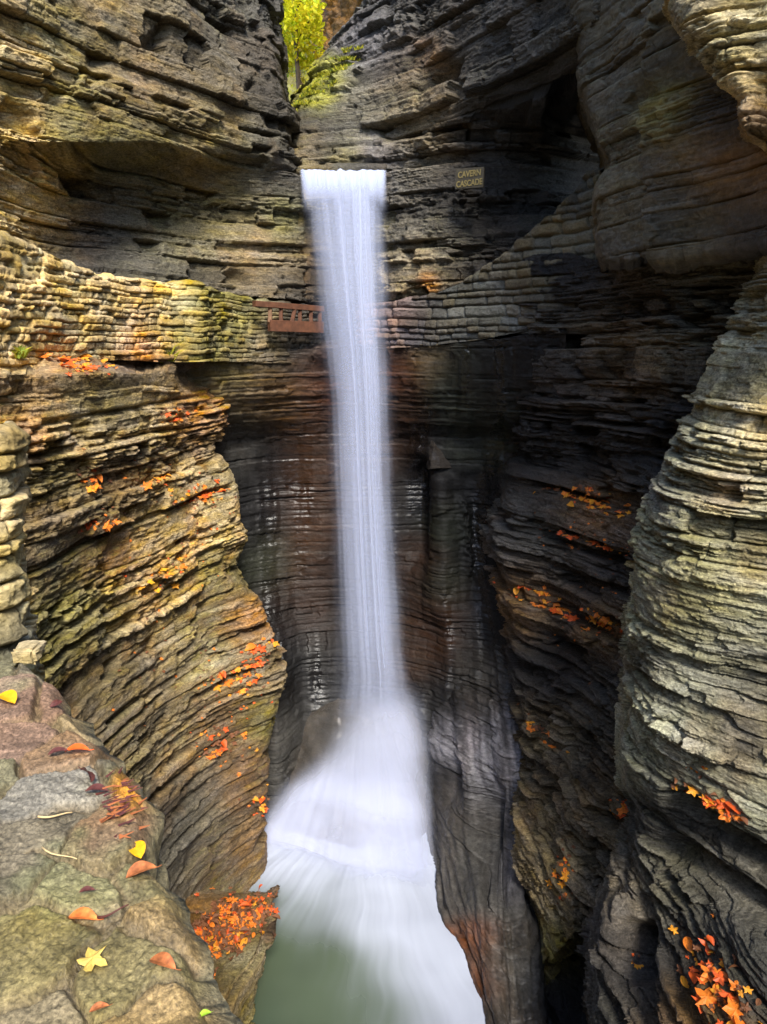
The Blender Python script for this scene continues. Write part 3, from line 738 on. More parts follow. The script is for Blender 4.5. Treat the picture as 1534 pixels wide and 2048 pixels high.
# unseen rest of the gorge behind the viewpoint, added to block low sky
def downstream():
    path = np.array([(-7.5, 7), (-6.5, 2), (-6.6, -4), (-7.5, -12), (-6, -22), (-2, -28), (4, -28), (7, -20), (6.5, -10), (5.6, -3), (5.2, 2), (5.6, 5)], float)
    tt = np.linspace(0, len(path) - 1, 500)
    c = interp_axis(path, tt)
    zz = np.linspace(8.5, -9.9, 260)
    P = np.zeros((260, 500, 3)); P[..., :2] = c[None]; P[..., 2] = zz[:, None]
    P[..., :2] *= (1 + .012 * (zz + 9.9))[:, None, None]
    d, tone, i, k = strata(P, arclen(P), amp=.3, lam=.05, form=.5, seed=14)
    n = np.gradient(c, axis=0); n = np.stack([-n[:, 1], n[:, 0]], 1); n /= np.linalg.norm(n, axis=1, keepdims=True)
    P[..., :2] += n[None] * d[..., None]
    col = np.zeros(P.shape[:2] + (4,)); col[..., :3] = np.array(T['greybrown'][:3]) * np.clip(tone, .4, 1.7)[..., None]; col[..., 3] = .2
    o = link('gorge_wall', grid_mesh('gorge_wall', P, M_ROCK, col, smooth_shade=False))
    tag(o, 'unseen layered gorge wall downstream, added to block low sky', 'cliff', None, 'structure')
downstream()
# slope and hillside seen through the notch
def simple_patch(name, ctrl, mat, colfn, disp, label, cat, step=2.4):
    P = base_grid(ctrl, step)
    n, nh = grid_normals(P, 1)
    d = disp(P)
    Q = P + n * d[..., None]
    c = colfn(P)
    o = link(name, grid_mesh(name, Q, mat, c)); tag(o, label, cat, None, 'structure')
    WALLS[name] = (Q.reshape(-1, 3), n.reshape(-1, 3))
    return o

def tonemix(P, a, b, f):
    k = smooth(-.4, .4, fbm(P[..., 0] * f, P[..., 1] * f, P[..., 2] * f, 5, .65))[..., None]
    return (1 - k) * np.array(T[a]) + k * np.array(T[b])
simple_patch('leafy_slope', [
  [(645,-150,27),(690,-150,24),(750,-150,21),(860,-150,19.5)],
  [(640,0,24),(680,0,21.5),(735,0,19.5),(830,0,17.5)],
  [(634,90,22),(665,90,20),(710,90,18.5),(780,90,17.2)],
  [(602,190,20),(615,190,18.5),(640,190,17.5),(700,190,17)],
  [(578,260,19.5),(590,260,18),(620,260,17.5),(660,260,17)]], M_ROCK,
  lambda P: tonemix(P, 'brown', 'litter', 2.5), lambda P: .22 * fbm(P[..., 0] * 2, P[..., 1] * 2, P[..., 2] * 3, 5, .6),
  'brown leaf-littered slope seen through the notch above the fall', 'slope')
simple_patch('hillside', [
  [(300,-900,60),(600,-900,58),(900,-900,60)],
  [(300,-300,48),(600,-300,46),(900,-300,46)],
  [(300,0,40),(600,0,38),(900,0,38)],
  [(300,160,32),(600,160,30),(900,160,30)],
  [(300,260,28),(600,260,26),(900,260,26)]], M_ROCK,
  lambda P: tonemix(P, 'moss', 'olive', .8), lambda P: .8 * fbm(P[..., 0] * .7, P[..., 1] * .7, P[..., 2] * .7, 4),
  'green and yellow wooded hillside far behind the notch', 'hillside', step=5)

# ------------------------------------------------------------------ dry stone walls
def stone_disp(P, s, course=.085, lr=(1.4, 4.2), seed=0, bulge=.05, jit=.05, tilt=0.0, rk=1.0):
    x, y, z = P[..., 0], P[..., 1], P[..., 2]
    zw = z + tilt * s + .05 * noise(s * .8, seed, 2) + .02 * noise(s * 3.1, z * 2, seed)
    r = np.random.RandomState(seed + 50)
    B = [-14.0]
    while B[-1] < 14: B.append(B[-1] + course * r.uniform(.6, 1.5))
    B = np.array(B); nb = len(B); R2 = r.rand(nb); LR = r.uniform(lr[0], lr[1], nb)
    i = np.clip(np.searchsorted(B, zw) - 1, 0, nb - 2)
    th = B[i + 1] - B[i]; t = (zw - B[i]) / th
    L = th * LR[i]
    q = s / L + R2[i] * 31; q = q + .33 * np.sin(q * 2.1 + i * 1.7)
    c = np.floor(q); f = q - c
    h = hash2(c, i + 31 * seed); h2 = hash2(c + 77, i * 3 + seed)
    ex = np.minimum(f, 1 - f) * L; ez = np.minimum(t, 1 - t) * th
    rad = (.014 + .13 * th) * rk
    prof = np.sqrt(np.clip(1 - (1 - np.clip(ex / rad, 0, 1)) ** 2, 0, 1)) * np.sqrt(np.clip(1 - (1 - np.clip(ez / (rad * .8), 0, 1)) ** 2, 0, 1))
    d = bulge * 1.5 * prof + jit * (h - .5) * smooth(0, .3, prof) + .014 * fbm(x * 9, y * 9, z * 12, 4, .6) * prof
    d += (h2 - .5) * .7 * (t - .5) * th * prof + (h - .5) * .25 * (f - .5) * L * prof
    tone = .62 + .7 * h2
    return d, tone, h, prof

def add_stone_wall(name, ctrl, paint, label, back=.5, moss=.4, step=STEP, edit=None, mat=None, **kw):
    P = base_grid(ctrl, step)
    n, nh = grid_normals(P, .3)
    s = arclen(P)
    d, tone, h, prof = stone_disp(P, s, **kw)
    px, py = project(P)
    if edit is not None: d = edit(px, py, d, s, P)
    d = d + .05 * noise(s * .9, P[..., 2] * .9, 3)
    Q = P + nh * d[..., None]
    # close the top and the back so that the wall has its real thickness
    top = Q[0]; 
    ragged = (.05 * noise(s[0] * 3.1, 1, 2) + .03 * (hash2(np.floor(s[0] / .23), np.zeros_like(s[0])) - .5))
    nb = nh[0].copy(); nb[:, 2] = 0; nb /= np.linalg.norm(nb, axis=-1, keepdims=True) + 1e-9
    rows = []
    for k in np.linspace(1, .04, 14):
        rr = top - nb * (back * k) + np.array([0, 0, .04]) * math.sin(k * 9)
        rr[:, 2] += .03 * noise(s[0] * 5 + k * 20, k * 3, 1) + ragged
        rows.append(rr)
    backrow = rows[0].copy(); backrow[:, 2] -= .3
    Qb = np.concatenate([backrow[None], np.array(rows), Q], 0)
    colr = paint_field(px, py, paint)
    colr[..., :3] *= tone[..., None]
    x, y, z = P[..., 0], P[..., 1], P[..., 2]
    hue = (h - .5)[..., None]
    colr[..., :3] *= 1 + hue * np.array([.25, .05, -.3])
    colr[..., :3] *= np.clip(1 + .3 * fbm(x * 2, y * 2, z * 2, 4), .5, 1.5)[..., None]
    # earth and lime in the joints
    j = (1 - smooth(0, .5, prof))[..., None] * .45
    colr[..., :3] = colr[..., :3] * (1 - j) + j * np.array([.05, .04, .025])
    ms = moss * smooth(0, .5, fbm(x * 1.3 + 2, y * 1.3, z * 1.3, 3))
    br = colr[..., :3].max(-1, keepdims=True)
    colr[..., :3] = colr[..., :3] * (1 - ms[..., None]) + ms[..., None] * np.array([.8, .78, .28]) * br
    cb = np.concatenate([np.repeat(colr[:1], 15, 0), colr], 0)
    me = grid_mesh(name, Qb, mat or M_STONE, np.clip(cb, .003, .8), smooth_shade=False)
    base = np.array([Q[-1, :, 0].mean(), Q[-1, :, 1].mean(), Q[..., 2].min()])
    me.transform(Matrix.Translation(-Vector(base)))
    o = link(name, me); o.location = base
    tag(o, label, 'stone wall')
    WALLS[name] = (Q.reshape(-1, 3), n.reshape(-1, 3))
    return o

LW = [
 [(-260,400,6.4),(-120,430,7.4),(0,470,8.5),(100,515,9.4),(220,558,10.7),(330,568,11.9),(380,574,12.4),(460,590,13.3),(540,606,14.1),(640,616,14.8)],
 [(-260,560,6.3),(-120,560,7.3),(0,560,8.4),(100,570,9.3),(220,592,10.6),(330,600,11.8),(380,604,12.3),(460,614,13.3),(540,622,14.1),(640,630,14.8)],
 [(-260,720,6.25),(-120,690,7.2),(0,650,8.3),(100,630,9.2),(220,635,10.5),(330,640,11.7),(380,644,12.25),(460,646,13.2),(540,650,14.1),(640,650,14.8)],
 [(-260,960,6.1),(-120,860,7.0),(-20,800,7.9),(70,720,9.0),(220,690,10.4),(330,694,11.6),(380,700,12.2),(460,712,13.1),(540,720,14.0),(640,720,14.8)],
 [(-260,1160,6),(-120,1000,6.9),(-20,930,7.7),(60,800,8.9),(220,720,10.4),(330,724,11.6),(380,722,12.2),(460,724,13.1),(540,726,14.0),(640,726,14.8)],
]
def edw(px, py, d, s, P):
    hole = np.exp(-(((px - 444) / 9) ** 2 + ((py - 655) / 9) ** 2) ** 2)
    pil = .22 * np.exp(-((px - 375) / 30) ** 2) 
    return d - .35 * hole + pil
add_stone_wall('drystone_wall', LW, [(0,520,90,'tan'),(80,560,70,'tan'),(160,600,60,'tan'),(60,680,60,'tan'),(200,640,60,'tangrey'),(300,600,50,'tan'),(270,670,50,'rust',.5),(360,600,40,'moss',.5),(370,650,50,'olive'),(330,640,40,'tan',.6),
  (430,640,50,'olive'),(480,640,50,'olive'),(520,680,50,'greybrown'),(560,700,50,'dark'),(0,850,80,'tan'),(600,650,60,'dark')],
  'mossy tan dry stone wall curving along the path on the left, below the overhang', seed=3, edit=edw, bulge=.05, jit=.075, course=.085, lr=(1.5, 5.0), moss=.14)

RW = [
 [(720,612,15),(790,605,14.5),(860,592,14.1),(905,578,13.9),(960,548,13.6),(1010,512,13.3),(1052,478,13.0),(1100,440,12.7),(1150,395,12.3),(1190,350,12.0),(1215,345,11.8)],
 [(720,632,15),(790,628,14.5),(860,620,14.1),(905,612,13.9),(960,596,13.6),(1010,576,13.3),(1052,556,12.9),(1100,530,12.6),(1150,500,12.2),(1190,470,11.9),(1215,465,11.7)],
 [(720,660,15),(790,656,14.5),(860,652,14.1),(905,646,13.8),(960,640,13.5),(1010,630,13.2),(1052,616,12.9),(1100,600,12.5),(1150,580,12.1),(1190,560,11.8),(1215,560,11.6)],
 [(720,700,15),(790,696,14.5),(860,692,14.1),(905,686,13.8),(960,680,13.5),(1010,672,13.1),(1052,664,12.8),(1100,656,12.5),(1150,650,12.1),(1190,640,11.8),(1215,640,11.6)],
]
add_stone_wall('stair_wall', RW, [(800,640,50,'purple',.5),(860,640,60,'slate'),(940,640,60,'grey'),(1000,600,60,'grey'),(1080,560,60,'dim'),(1100,620,50,'slate'),(1150,480,50,'dim'),(1180,400,40,'shade'),(1150,620,40,'dark')],
  'dark wet dry stone wall stepping up to the hollow right of the fall', seed=4, bulge=.085, jit=.07, course=.14, lr=(1.3, 3.2), rk=1.7, moss=.1)

# ------------------------------------------------------------------ parapet close to the camera
def coping():
    # polyline of the outer upper edge (world), wall body lies to the left of it
    E = np.array([on_level(520, 2500, -.75), on_level(428, 2060, -.75), on_level(385, 1900, -.75), on_level(345, 1790, -.75), on_level(312, 1700, -.75), on_level(302, 1620, -.75),
                  on_level(235, 1540, -.75), on_level(175, 1470, -.75), on_level(128, 1400, -.75), on_level(75, 1345, -.75), on_level(0, 1312, -.75), on_level(-160, 1285, -.75)])
    tt = np.linspace(0, len(E) - 1, 460)
    e = interp_axis(E, tt)
    d = np.gradient(e, axis=0); d[:, 2] = 0; d /= np.linalg.norm(d, axis=1, keepdims=True)
    side = np.stack([-d[:, 1], d[:, 0], 0 * d[:, 0]], 1)          # towards the path
    k = np.linspace(0, 1, 40)
    # rows: top from path side to the outer edge, then down the outer face
    wtop = np.concatenate([np.linspace(.62, .03, 260), np.linspace(.028, 0, 12)])
    P = []
    for w in wtop:
        r = e + side * w
        if w < .03: r[:, 2] -= .03 * (1 - w / .03) ** 2
        P.append(r)
    for h in np.linspace(.04, 1.5, 110):
        r = e.copy(); r[:, 2] -= h; r -= side * (-.02 * h)
        P.append(r)
    P = np.array(P)
    ntop = len(wtop)
    x, y = P[..., 0], P[..., 1]
    # irregular flat stones: warped cells
    wx = x + .05 * noise(x * 5, y * 5, 1) + .012 * noise(x * 21, y * 21, 3); wy = y + .05 * noise(x * 5, y * 5, 8) + .012 * noise(x * 21, y * 21, 6)
    r = np.random.RandomState(5)
    gx, gy = np.meshgrid(np.arange(-1.9, .6, .165), np.arange(-.1, 2.4, .125))
    pts = np.stack([gx.ravel(), gy.ravel()], 1) + r.uniform(-.062, .062, (gx.size, 2))
    best = np.full(x.shape, 9e9); sec = best.copy(); idx = np.zeros(x.shape, int)
    for q in range(len(pts)):
        dd = np.hypot(wx - pts[q, 0], wy - pts[q, 1])
        m = dd < best
        sec = np.where(m, best, np.minimum(sec, dd)); idx = np.where(m, q, idx); best = np.where(m, dd, best)
    edge = sec - best
    prof = smooth(.003, .017, edge)
    hh = r.rand(len(pts)); h3 = r.rand(len(pts)); tilt = r.uniform(-.06, .06, (len(pts), 2))
    hgt = .012 * prof + .018 * (hh[idx] - .5) * prof + prof * ((x - pts[idx, 0]) * tilt[idx, 0] + (y - pts[idx, 1]) * tilt[idx, 1])
    ca = np.cos(h3[idx] * 6); sa = np.sin(h3[idx] * 6)
    rx = x * ca + y * sa; ry = y * ca - x * sa
    lay = fbm(rx * 5, ry * 11, h3[idx] * 40, 4, .55)
    grain = .004 * np.floor(lay * 3.5) * .7 + .0025 * fbm(x * 45, y * 45, 1, 4, .65)
    hgt = hgt + grain
    topmask = np.zeros(x.shape); topmask[:ntop] = 1
    Q = P.copy()
    Q[..., 2] += hgt * topmask
    # outer face: courses
    s = np.concatenate([[0], np.cumsum(np.linalg.norm(np.diff(e, axis=0), axis=1))])[None, :] * np.ones((P.shape[0], 1))
    dd, tn, h, pf = stone_disp(P, s, course=.1, seed=8, bulge=.015, jit=.012)
    sd = np.repeat(side[None], P.shape[0], 0)
    Q -= sd * ((dd + .0) * (1 - topmask))[..., None]
    edgew = .035 * noise(s * 4, 0, 2) + .012 * noise(s * 15, 0, 4)
    Q -= sd * (edgew * np.clip(1 - np.abs(np.arange(P.shape[0])[:, None] - ntop) / 60, 0, 1))[..., None]
    pal = np.array([(.26,.215,.125),(.32,.255,.155),(.30,.20,.12),(.20,.185,.11),(.28,.19,.14),(.25,.235,.195),(.36,.26,.12),(.25,.21,.09),(.31,.265,.21),(.19,.165,.115)]) * np.array([.62, .595, .56])
    colr = np.zeros(x.shape + (4,)); colr[..., :3] = pal[(h3[idx] * 9.99).astype(int)]
    band = fbm(rx * 6, ry * 22, hh[idx] * 20, 6, .65)
    colr[..., :3] *= np.clip(1 + .45 * band, .45, 1.7)[..., None]
    gr = smooth(.05, .6, fbm(x * 4, y * 4, 5, 4))[..., None] * .55
    colr[..., :3] = colr[..., :3] * (1 - gr) + gr * np.array([.15, .155, .07])
    mort = (1 - prof)[..., None] * .7
    colr[..., :3] = colr[..., :3] * (1 - mort) + mort * np.array([.115, .085, .045])
    colr[..., 3] = .45 + .4 * fbm(x * 3, y * 3, 2, 3)
    px, py = project(P)
    rr = np.exp(-(((px - 262) / 36) ** 2 + ((py - 1590) / 55) ** 2) ** 2)[..., None] * .85
    colr[..., :3] = colr[..., :3] * (1 - rr) + rr * np.array([.36, .17, .04]) * np.clip(1 + .5 * band, .4, 1.5)[..., None]
    f = (1 - topmask)[..., None]
    colr[..., :3] = colr[..., :3] * (1 - f) + f * np.array([.2, .17, .1]) * tn[..., None]
    me = grid_mesh('parapet_wall', Q, M_COPING, np.clip(colr, .004, .8), smooth_shade=False)
    base = Vector((-.45, 1.0, -2.2))
    me.transform(Matrix.Translation(-base))
    o = link('parapet_wall', me); o.location = base
    tag(o, 'parapet wall of flat coping stones in the bottom left corner, dotted with single leaves', 'parapet')
    WALLS['parapet'] = (Q[:ntop].reshape(-1, 3), np.tile(np.array([0, 0, 1.0]), (ntop * Q.shape[1], 1)))
coping()
def path_side():
    # face of the parapet on the path side, and the path itself
    par = bpy.data.objects['parapet_wall']
    E = np.array([on_level(520, 2500, -.75), on_level(428, 2060, -.75), on_level(385, 1900, -.75), on_level(345, 1790, -.75), on_level(312, 1700, -.75), on_level(302, 1620, -.75),
                  on_level(235, 1540, -.75), on_level(175, 1470, -.75), on_level(128, 1400, -.75), on_level(75, 1345, -.75), on_level(0, 1312, -.75), on_level(-160, 1285, -.75)])
    e = interp_axis(E, np.linspace(0, len(E) - 1, 300))
    d = np.gradient(e, axis=0); d[:, 2] = 0; d /= np.linalg.norm(d, axis=1, keepdims=True)
    side = np.stack([-d[:, 1], d[:, 0], 0 * d[:, 0]], 1)
    zz = np.linspace(-.73, -1.75, 90)
    P = np.repeat((e + side * .6)[None], 90, 0); P[..., 2] = zz[:, None]
    dd, tn, h, pf = stone_disp(P, arclen(P), course=.12, seed=21, bulge=.03, jit=.03)
    P += side[None] * dd[..., None]
    c = np.zeros(P.shape[:2] + (4,)); c[..., :3] = np.array([.2, .165, .1]) * tn[..., None]; c[..., 3] = .2
    me = grid_mesh('path_face', P, M_STONE, c, smooth_shade=False); me.transform(Matrix.Translation(-par.location))
    link('path_face', me, par)
    xs, ys = np.linspace(-5.5, 4.5, 260), np.linspace(2.6, -9, 300)
    X, Y = np.meshgrid(xs, ys)
    lim = np.interp(Y, [-9, .15, .5, 2.6], [4.5, 4.5, -.75, -1.75])
    X = -5.5 + (X + 5.5) / 10 * (lim + 5.5)
    Z = -1.70 + .02 * fbm(X * 1.5, Y * 1.5, 2, 4) + .012 * np.floor(2 * noise(X * 1.2, Y * 1.2, 6))
    G = np.stack([X, Y, Z], -1)
    o = link('path', grid_mesh('path', G, M_COPING, tonemix(G, 'greybrown', 'grey', 1.2), smooth_shade=False))
    tag(o, 'uneven stone path behind the parapet', 'path', None, 'structure')
path_side()

ST = [
 [(-500,840,2.0),(-200,850,2.55),(-60,858,2.85),(8,866,3.0),(24,872,3.12),(26,876,3.6)],
 [(-500,960,2.0),(-200,960,2.5),(-60,960,2.8),(10,960,2.95),(29,960,3.08),(30,960,3.6)],
 [(-500,1100,2.0),(-200,1100,2.5),(-60,1100,2.75),(10,1100,2.9),(27,1100,3.02),(28,1100,3.6)],
 [(-500,1230,1.95),(-200,1230,2.45),(-60,1230,2.7),(12,1230,2.85),(34,1230,2.97),(35,1230,3.6)],
 [(-500,1420,1.9),(-200,1420,2.4),(-60,1420,2.65),(20,1420,2.75),(50,1420,2.9),(52,1420,3.5)],
 [(-500,1700,1.9),(-200,1700,2.3),(-60,1700,2.55),(20,1700,2.65),(50,1700,2.8),(52,1700,3.4)],
]
add_stone_wall('wall_pier', ST, [(0,900,80,'tangrey'),(0,1050,80,'tan'),(10,1200,60,'tangrey'),(10,1290,40,'grey'),(-300,1100,300,'tangrey')],
  'narrow tan stone pier at the far left edge, rising behind the parapet', seed=9, bulge=.03, jit=.035, course=.09, lr=(1.4, 3), back=.35, moss=.2)

# ------------------------------------------------------------------ water
def tab(t, y):
    a = np.array(t, dtype=float)
    return np.interp(y, a[:, 0], a[:, 1])
TL = [(336,598),(400,602),(500,611),(600,622),(700,638),(800,648),(1000,655),(1200,660),(1350,664),(1450,645),(1530,610)]
TRR = [(336,774),(500,776),(600,778),(800,780),(1000,785),(1150,794),(1300,805),(1400,818),(1480,838),(1530,858)]
def fall_sheet(name, k, wid, off, dens, seed, label=None):
    nu, nv = 150, 330
    py = np.linspace(336, 1530, nv)[:, None] * np.ones((1, nu))
    u = np.linspace(-1, 1, nu)[None, :] * np.ones((nv, 1))
    lip = 8 * noise(u * 2.3, 1, 4) + 5 * noise(u * 8, 2, 4) + 4
    py = py + lip * smooth(420, 336, py)
    L = tab(TL, py); R = tab(TRR, py)
    mid = (L + R) / 2; hw = (R - L) / 2
    vv = (py - 336) / 1194
    mid = mid + 8 * vv
    w = hw * (1 + (wid - 1) * smooth(0, .25, vv))
    px = mid + u * w
    drop = np.clip((py - 336) / 1194, 0, 1)
    Y = 14.55 - .75 * np.sqrt(drop) - .28 * np.sqrt(np.clip(1 - u * u, 0, 1)) * (.4 + .6 * smooth(0, .3, vv)) + off * smooth(0, .08, vv) - .1
    P = at_arr(np.stack([px, py, Y], -1))
    # the sheet bends over the lip
    st = .55 * noise(u * 5 + seed * 7, vv * .7, seed) + .42 * noise(u * 12 + seed * 3, vv * .8 + 4, seed) + .18 * noise(u * 30, vv * 1.0, seed + 3)
    edge = smooth(0, .58, 1 - np.abs(u) + .16 * noise(vv * 9, u * 0 + np.sign(u) * 3, seed))
    right = .5 + .5 * smooth(-.8, .6, u)
    top = smooth(.10, 0, vv) ** 2 * (.75 + .5 * noise(u * 7, 2, seed))
    a = dens * (np.clip(.56 + 1.0 * st, 0.04, 1) * right) * edge
    a = np.maximum(a, top * .8 * smooth(0, .16, 1 - np.abs(u)))
    a *= (1 - .66 * smooth(.74, 1.0, vv))
    c = np.zeros(a.shape + (4,)); c[..., :3] = np.array([.52, .575, .76]); c[..., 3] = np.clip(a, 0, 1)
    P[..., 1] += .03 * st
    me = grid_mesh(name, P, M_VEIL, c)
    return me
fall = bpy.data.objects.new('waterfall', None); COL.objects.link(fall)
fall.location = at(735, 1500, 13.6)
tag(fall, 'tall silky white waterfall dropping from the notch into the plunge pool', 'waterfall', None, 'structure')
inv = Matrix.Translation(-Vector(fall.location))
for k, (wid, off, dens) in enumerate([(1.25, .22, .14), (1.0, .1, .6), (.9, 0, .55), (.72, -.12, .5), (1.1, -.05, .2)]):
    me = fall_sheet('water_sheet', k, wid, off, dens, 3 + k)
    me.transform(inv)
    link('water_sheet', me, fall)

# rocks under the lower cascade and the water running over them
CA = [
 [(640,1330,15.3),(690,1330,15.2),(740,1330,15.2),(790,1330,15.2),(850,1330,15.3)],
 [(610,1420,13.9),(685,1415,13.6),(742,1415,13.5),(800,1415,13.6),(862,1420,13.9)],
 [(565,1500,13.6),(655,1490,13.2),(740,1490,13.0),(805,1495,13.1),(872,1500,13.4)],
 [(535,1575,13.2),(625,1560,12.85),(715,1565,12.7),(795,1570,12.8),(878,1580,13.1)],
 [(505,1635,12.85),(615,1625,12.55),(712,1640,12.35),(795,1640,12.4),(882,1650,12.6)],
 [(490,1690,12.3),(605,1715,11.95),(700,1752,11.5),(790,1765,11.35),(885,1775,11.2)],
 [(485,1720,11.95),(600,1745,11.6),(700,1785,11.15),(800,1800,11.0),(885,1810,10.9)],
]
P = base_grid(CA, 3)
n, nh = grid_normals(P, .8)
rk = P - n * (.22 + .05 * fbm(P[..., 0] * 2, P[..., 1] * 2, P[..., 2] * 2, 4))[..., None]
cc = np.zeros(P.shape[:2] + (4,)); cc[..., :3] = np.array(T['dark'][:3]) * np.clip(1 + .4 * fbm(P[..., 0] * 3, P[..., 1] * 3, P[..., 2] * 3, 4), .3, 2)[..., None]; cc[..., 3] = .8
o = link('cascade_rock', grid_mesh('cascade_rock', rk, M_WET, cc)); tag(o, 'smooth wet rock step under the lower cascade', 'rock', None, 'structure')
def cascade(shift, dens, seed):
    px, py = project(P)
    # streaks run outwards from the foot of the fall
    ang = np.arctan2(px - 735, (py - 1330) + 40)
    rad = np.hypot(px - 735, py - 1330)
    st = .6 * noise(ang * 9, rad * .004, seed) + .5 * noise(ang * 24, rad * .006, seed + 2) + .3 * noise(ang * 60, rad * .008, seed + 5)
    crest = np.exp(-((py - (1575 + .22 * np.abs(px - 650) * (px > 650) + .1 * np.abs(px - 650))) / 26) ** 2)
    veil = np.exp(-(((px - 675) / 75) ** 2 + ((py - 1660) / 48) ** 2))
    vr = np.exp(-(((px - 845) / 40) ** 2 + ((py - 1560) / 70) ** 2))
    lobe = 1.3 * noise(px * .011, py * .013, seed) + .8 * noise(px * .025, py * .03, seed + 3)
    crest2 = np.exp(-((py - np.interp(px, [500, 600, 700, 790, 880], [1662, 1690, 1738, 1758, 1768])) / 20) ** 2)
    a = .54 + .2 * st + .26 * lobe + .42 * crest + .4 * crest2 - .30 * veil - .42 * vr - .42 * smooth(690, 590, px) * smooth(1590, 1520, py)
    core = np.exp(-(((px - 755) / 70) ** 2 + ((py - 1530) / 70) ** 2))
    a += .5 * core
    eL = smooth(0, np.interp(py, [1420, 1560, 1650], [95, 80, 40]), px - np.interp(py, [1330, 1420, 1500, 1575, 1635, 1690, 1720], [700, 690, 640, 562, 522, 492, 485]))
    eR = smooth(0, 55, np.interp(py, [1330, 1420, 1500, 1575, 1650, 1775, 1810], [838, 850, 862, 868, 872, 882, 884]) - px)
    a = np.clip(.46 + .54 * a * smooth(-.2, .6, a), 0, 1) * eL * eR * dens * smooth(1350, 1485, py)
    vrow = np.linspace(0, 1, a.shape[0])[:, None]
    a = a * smooth(1.0, .86, vrow + .05 * noise(px * .03, 1, seed))
    Q = P + n * (shift + .05 * st)[..., None]
    c = np.zeros(a.shape + (4,)); c[..., :3] = np.array([.55, .59, .75]); c[..., 3] = np.clip(a, 0, 1)
    return grid_mesh('cascade_sheet', Q, M_VEIL, c)
for sh, de, sd in ((.03, .74, 1), (.13, .42, 5), (.26, .24, 9)):
    me = cascade(sh, de, sd); me.transform(inv)
    link('cascade_sheet', me, fall)

# spray hanging over the foot of the fall
def mist():
    bm = __import__('bmesh').new()
    __import__('bmesh').ops.create_icosphere(bm, subdivisions=4, radius=1)
    for v in bm.verts:
        k = 1 + .12 * float(noise(v.co.x * 1.5, v.co.y * 1.5, v.co.z * 1.5))
        v.co *= k
    me = bpy.data.meshes.new('spray'); bm.to_mesh(me); bm.free()
    m, nt, out = new_mat('spray')
    L = nt.links
    pv = N(nt, 'ShaderNodeVolumePrincipled'); pv.inputs['Color'].default_value = (.93, .95, 1, 1); pv.inputs['Anisotropy'].default_value = .2
    tc = N(nt, 'ShaderNodeTexCoord')
    ln = N(nt, 'ShaderNodeVectorMath', operation='LENGTH'); L.new(tc.outputs['Object'], ln.inputs[0])
    f = map_range(nt, ln.outputs['Value'], .15, 1.0, 1, 0)
    f = math_node(nt, 'MULTIPLY', f, f)
    L.new(math_node(nt, 'MULTIPLY', f, .55), pv.inputs['Density'])
    L.new(pv.outputs[0], out.inputs[1])
    me.materials.append(m)
    o = link('spray', me); o.location = at(725, 1500, 12.9); o.scale = (1.5, 1.0, 1.5)
    tag(o, 'pale spray hanging over the foot of the waterfall', 'spray', None, 'stuff')
mist()
# pool
def pool():
    xs = np.arange(-4.2, 1.75, .022); ys = np.arange(4.0, 14.2, .022)
    X, Y = np.meshgrid(xs, ys[::-1])
    Z = np.full_like(X, POOL_Z)
    P = np.stack([X, Y, Z], -1)
    px, py = project(P)
    S = np.array(on_level(745, 1560, POOL_Z))
    ang = np.arctan2(X - S[0], S[1] - Y); rad = np.hypot(X - S[0], Y - S[1])
    ang = ang + .035 * noise(X * 1.1, Y * 1.1, 4)
    st = .55 * noise(ang * 6, rad * .6, 1) + .35 * noise(X * 1.6, Y * 1.2, 9) + .22 * noise(ang * 15, rad * .8, 4) + .2 * noise(ang * 44, rad * .5, 7) + .06 * noise(ang * 110, rad * .9, 2)
    F_ = [(530,1700,1.1),(600,1735,1.1),(555,1762,.95),(640,1790,.8),(540,1808,.22),(600,1835,.12),(660,1840,.3),(700,1840,.8),(760,1850,1.05),(830,1830,1.1),(880,1850,1.1),(690,1930,.1),(620,1930,.04),
          (750,1930,.42),(820,1950,1),(900,1950,1.1),(740,2040,.12),(800,2040,.45),(870,2040,.95),(950,2040,1.05),(690,2048,.06),(540,2048,0),(540,1920,0),(700,1780,1),(800,1780,1.1),(600,2048,0),(800,2300,.5),(900,2300,.8),(500,2300,0),(700,1600,1),(850,1650,1),(500,1650,1)]
    acc = np.zeros_like(X); ws = np.zeros_like(X)
    for a, b, v in F_:
        w = np.exp(-np.clip(((px - a) ** 2 + ((py - b)) ** 2) / 55 ** 2, 0, 30)) + 1e-9
        acc += w * v; ws += w
    f = acc / ws
    f = np.clip(f + .38 * st * np.clip(f * 3, 0, 1) * np.clip(1.7 - 1.25 * f, .12, 1), 0, 1)
    f = f ** 1.25 * smooth(.0, .16, f)
    P[..., 2] += .05 * f * (.5 + st) + .006 * noise(X * 3, Y * 3, 1)
    c = np.zeros(X.shape + (4,))
    g = np.array([.068, .092, .06]) * np.clip(1 + .25 * fbm(X * .6, Y * .6, 3, 3), .7, 1.4)[..., None]
    c[..., :3] = g * (1 - f[..., None]) + f[..., None] * np.array([.33, .36, .44]) * np.clip(1 + .22 * st, .75, 1.2)[..., None]
    c[..., 3] = f
    o = link('pool_water', grid_mesh('pool_water', P, M_POOL, c))
    tag(o, 'green plunge pool streaked with white foam running to the lower right', 'water', None, 'structure')
pool()
# stream bed above the lip
xs = np.linspace(0, 1, 40); 
P = base_grid([[(575,334,24),(640,334,24),(760,334,24)],[(585,336,16),(690,336,15.8),(790,336,15.6)],[(590,337,14.7),(690,337,14.6),(785,337,14.55)]], 4)
c = np.zeros(P.shape[:2] + (4,)); c[..., :3] = (.6, .64, .68); c[..., 3] = 1
o = link('stream', grid_mesh('stream', P, M_POOL, c)); tag(o, 'thin stream reaching the lip of the waterfall', 'water', None, 'structure')
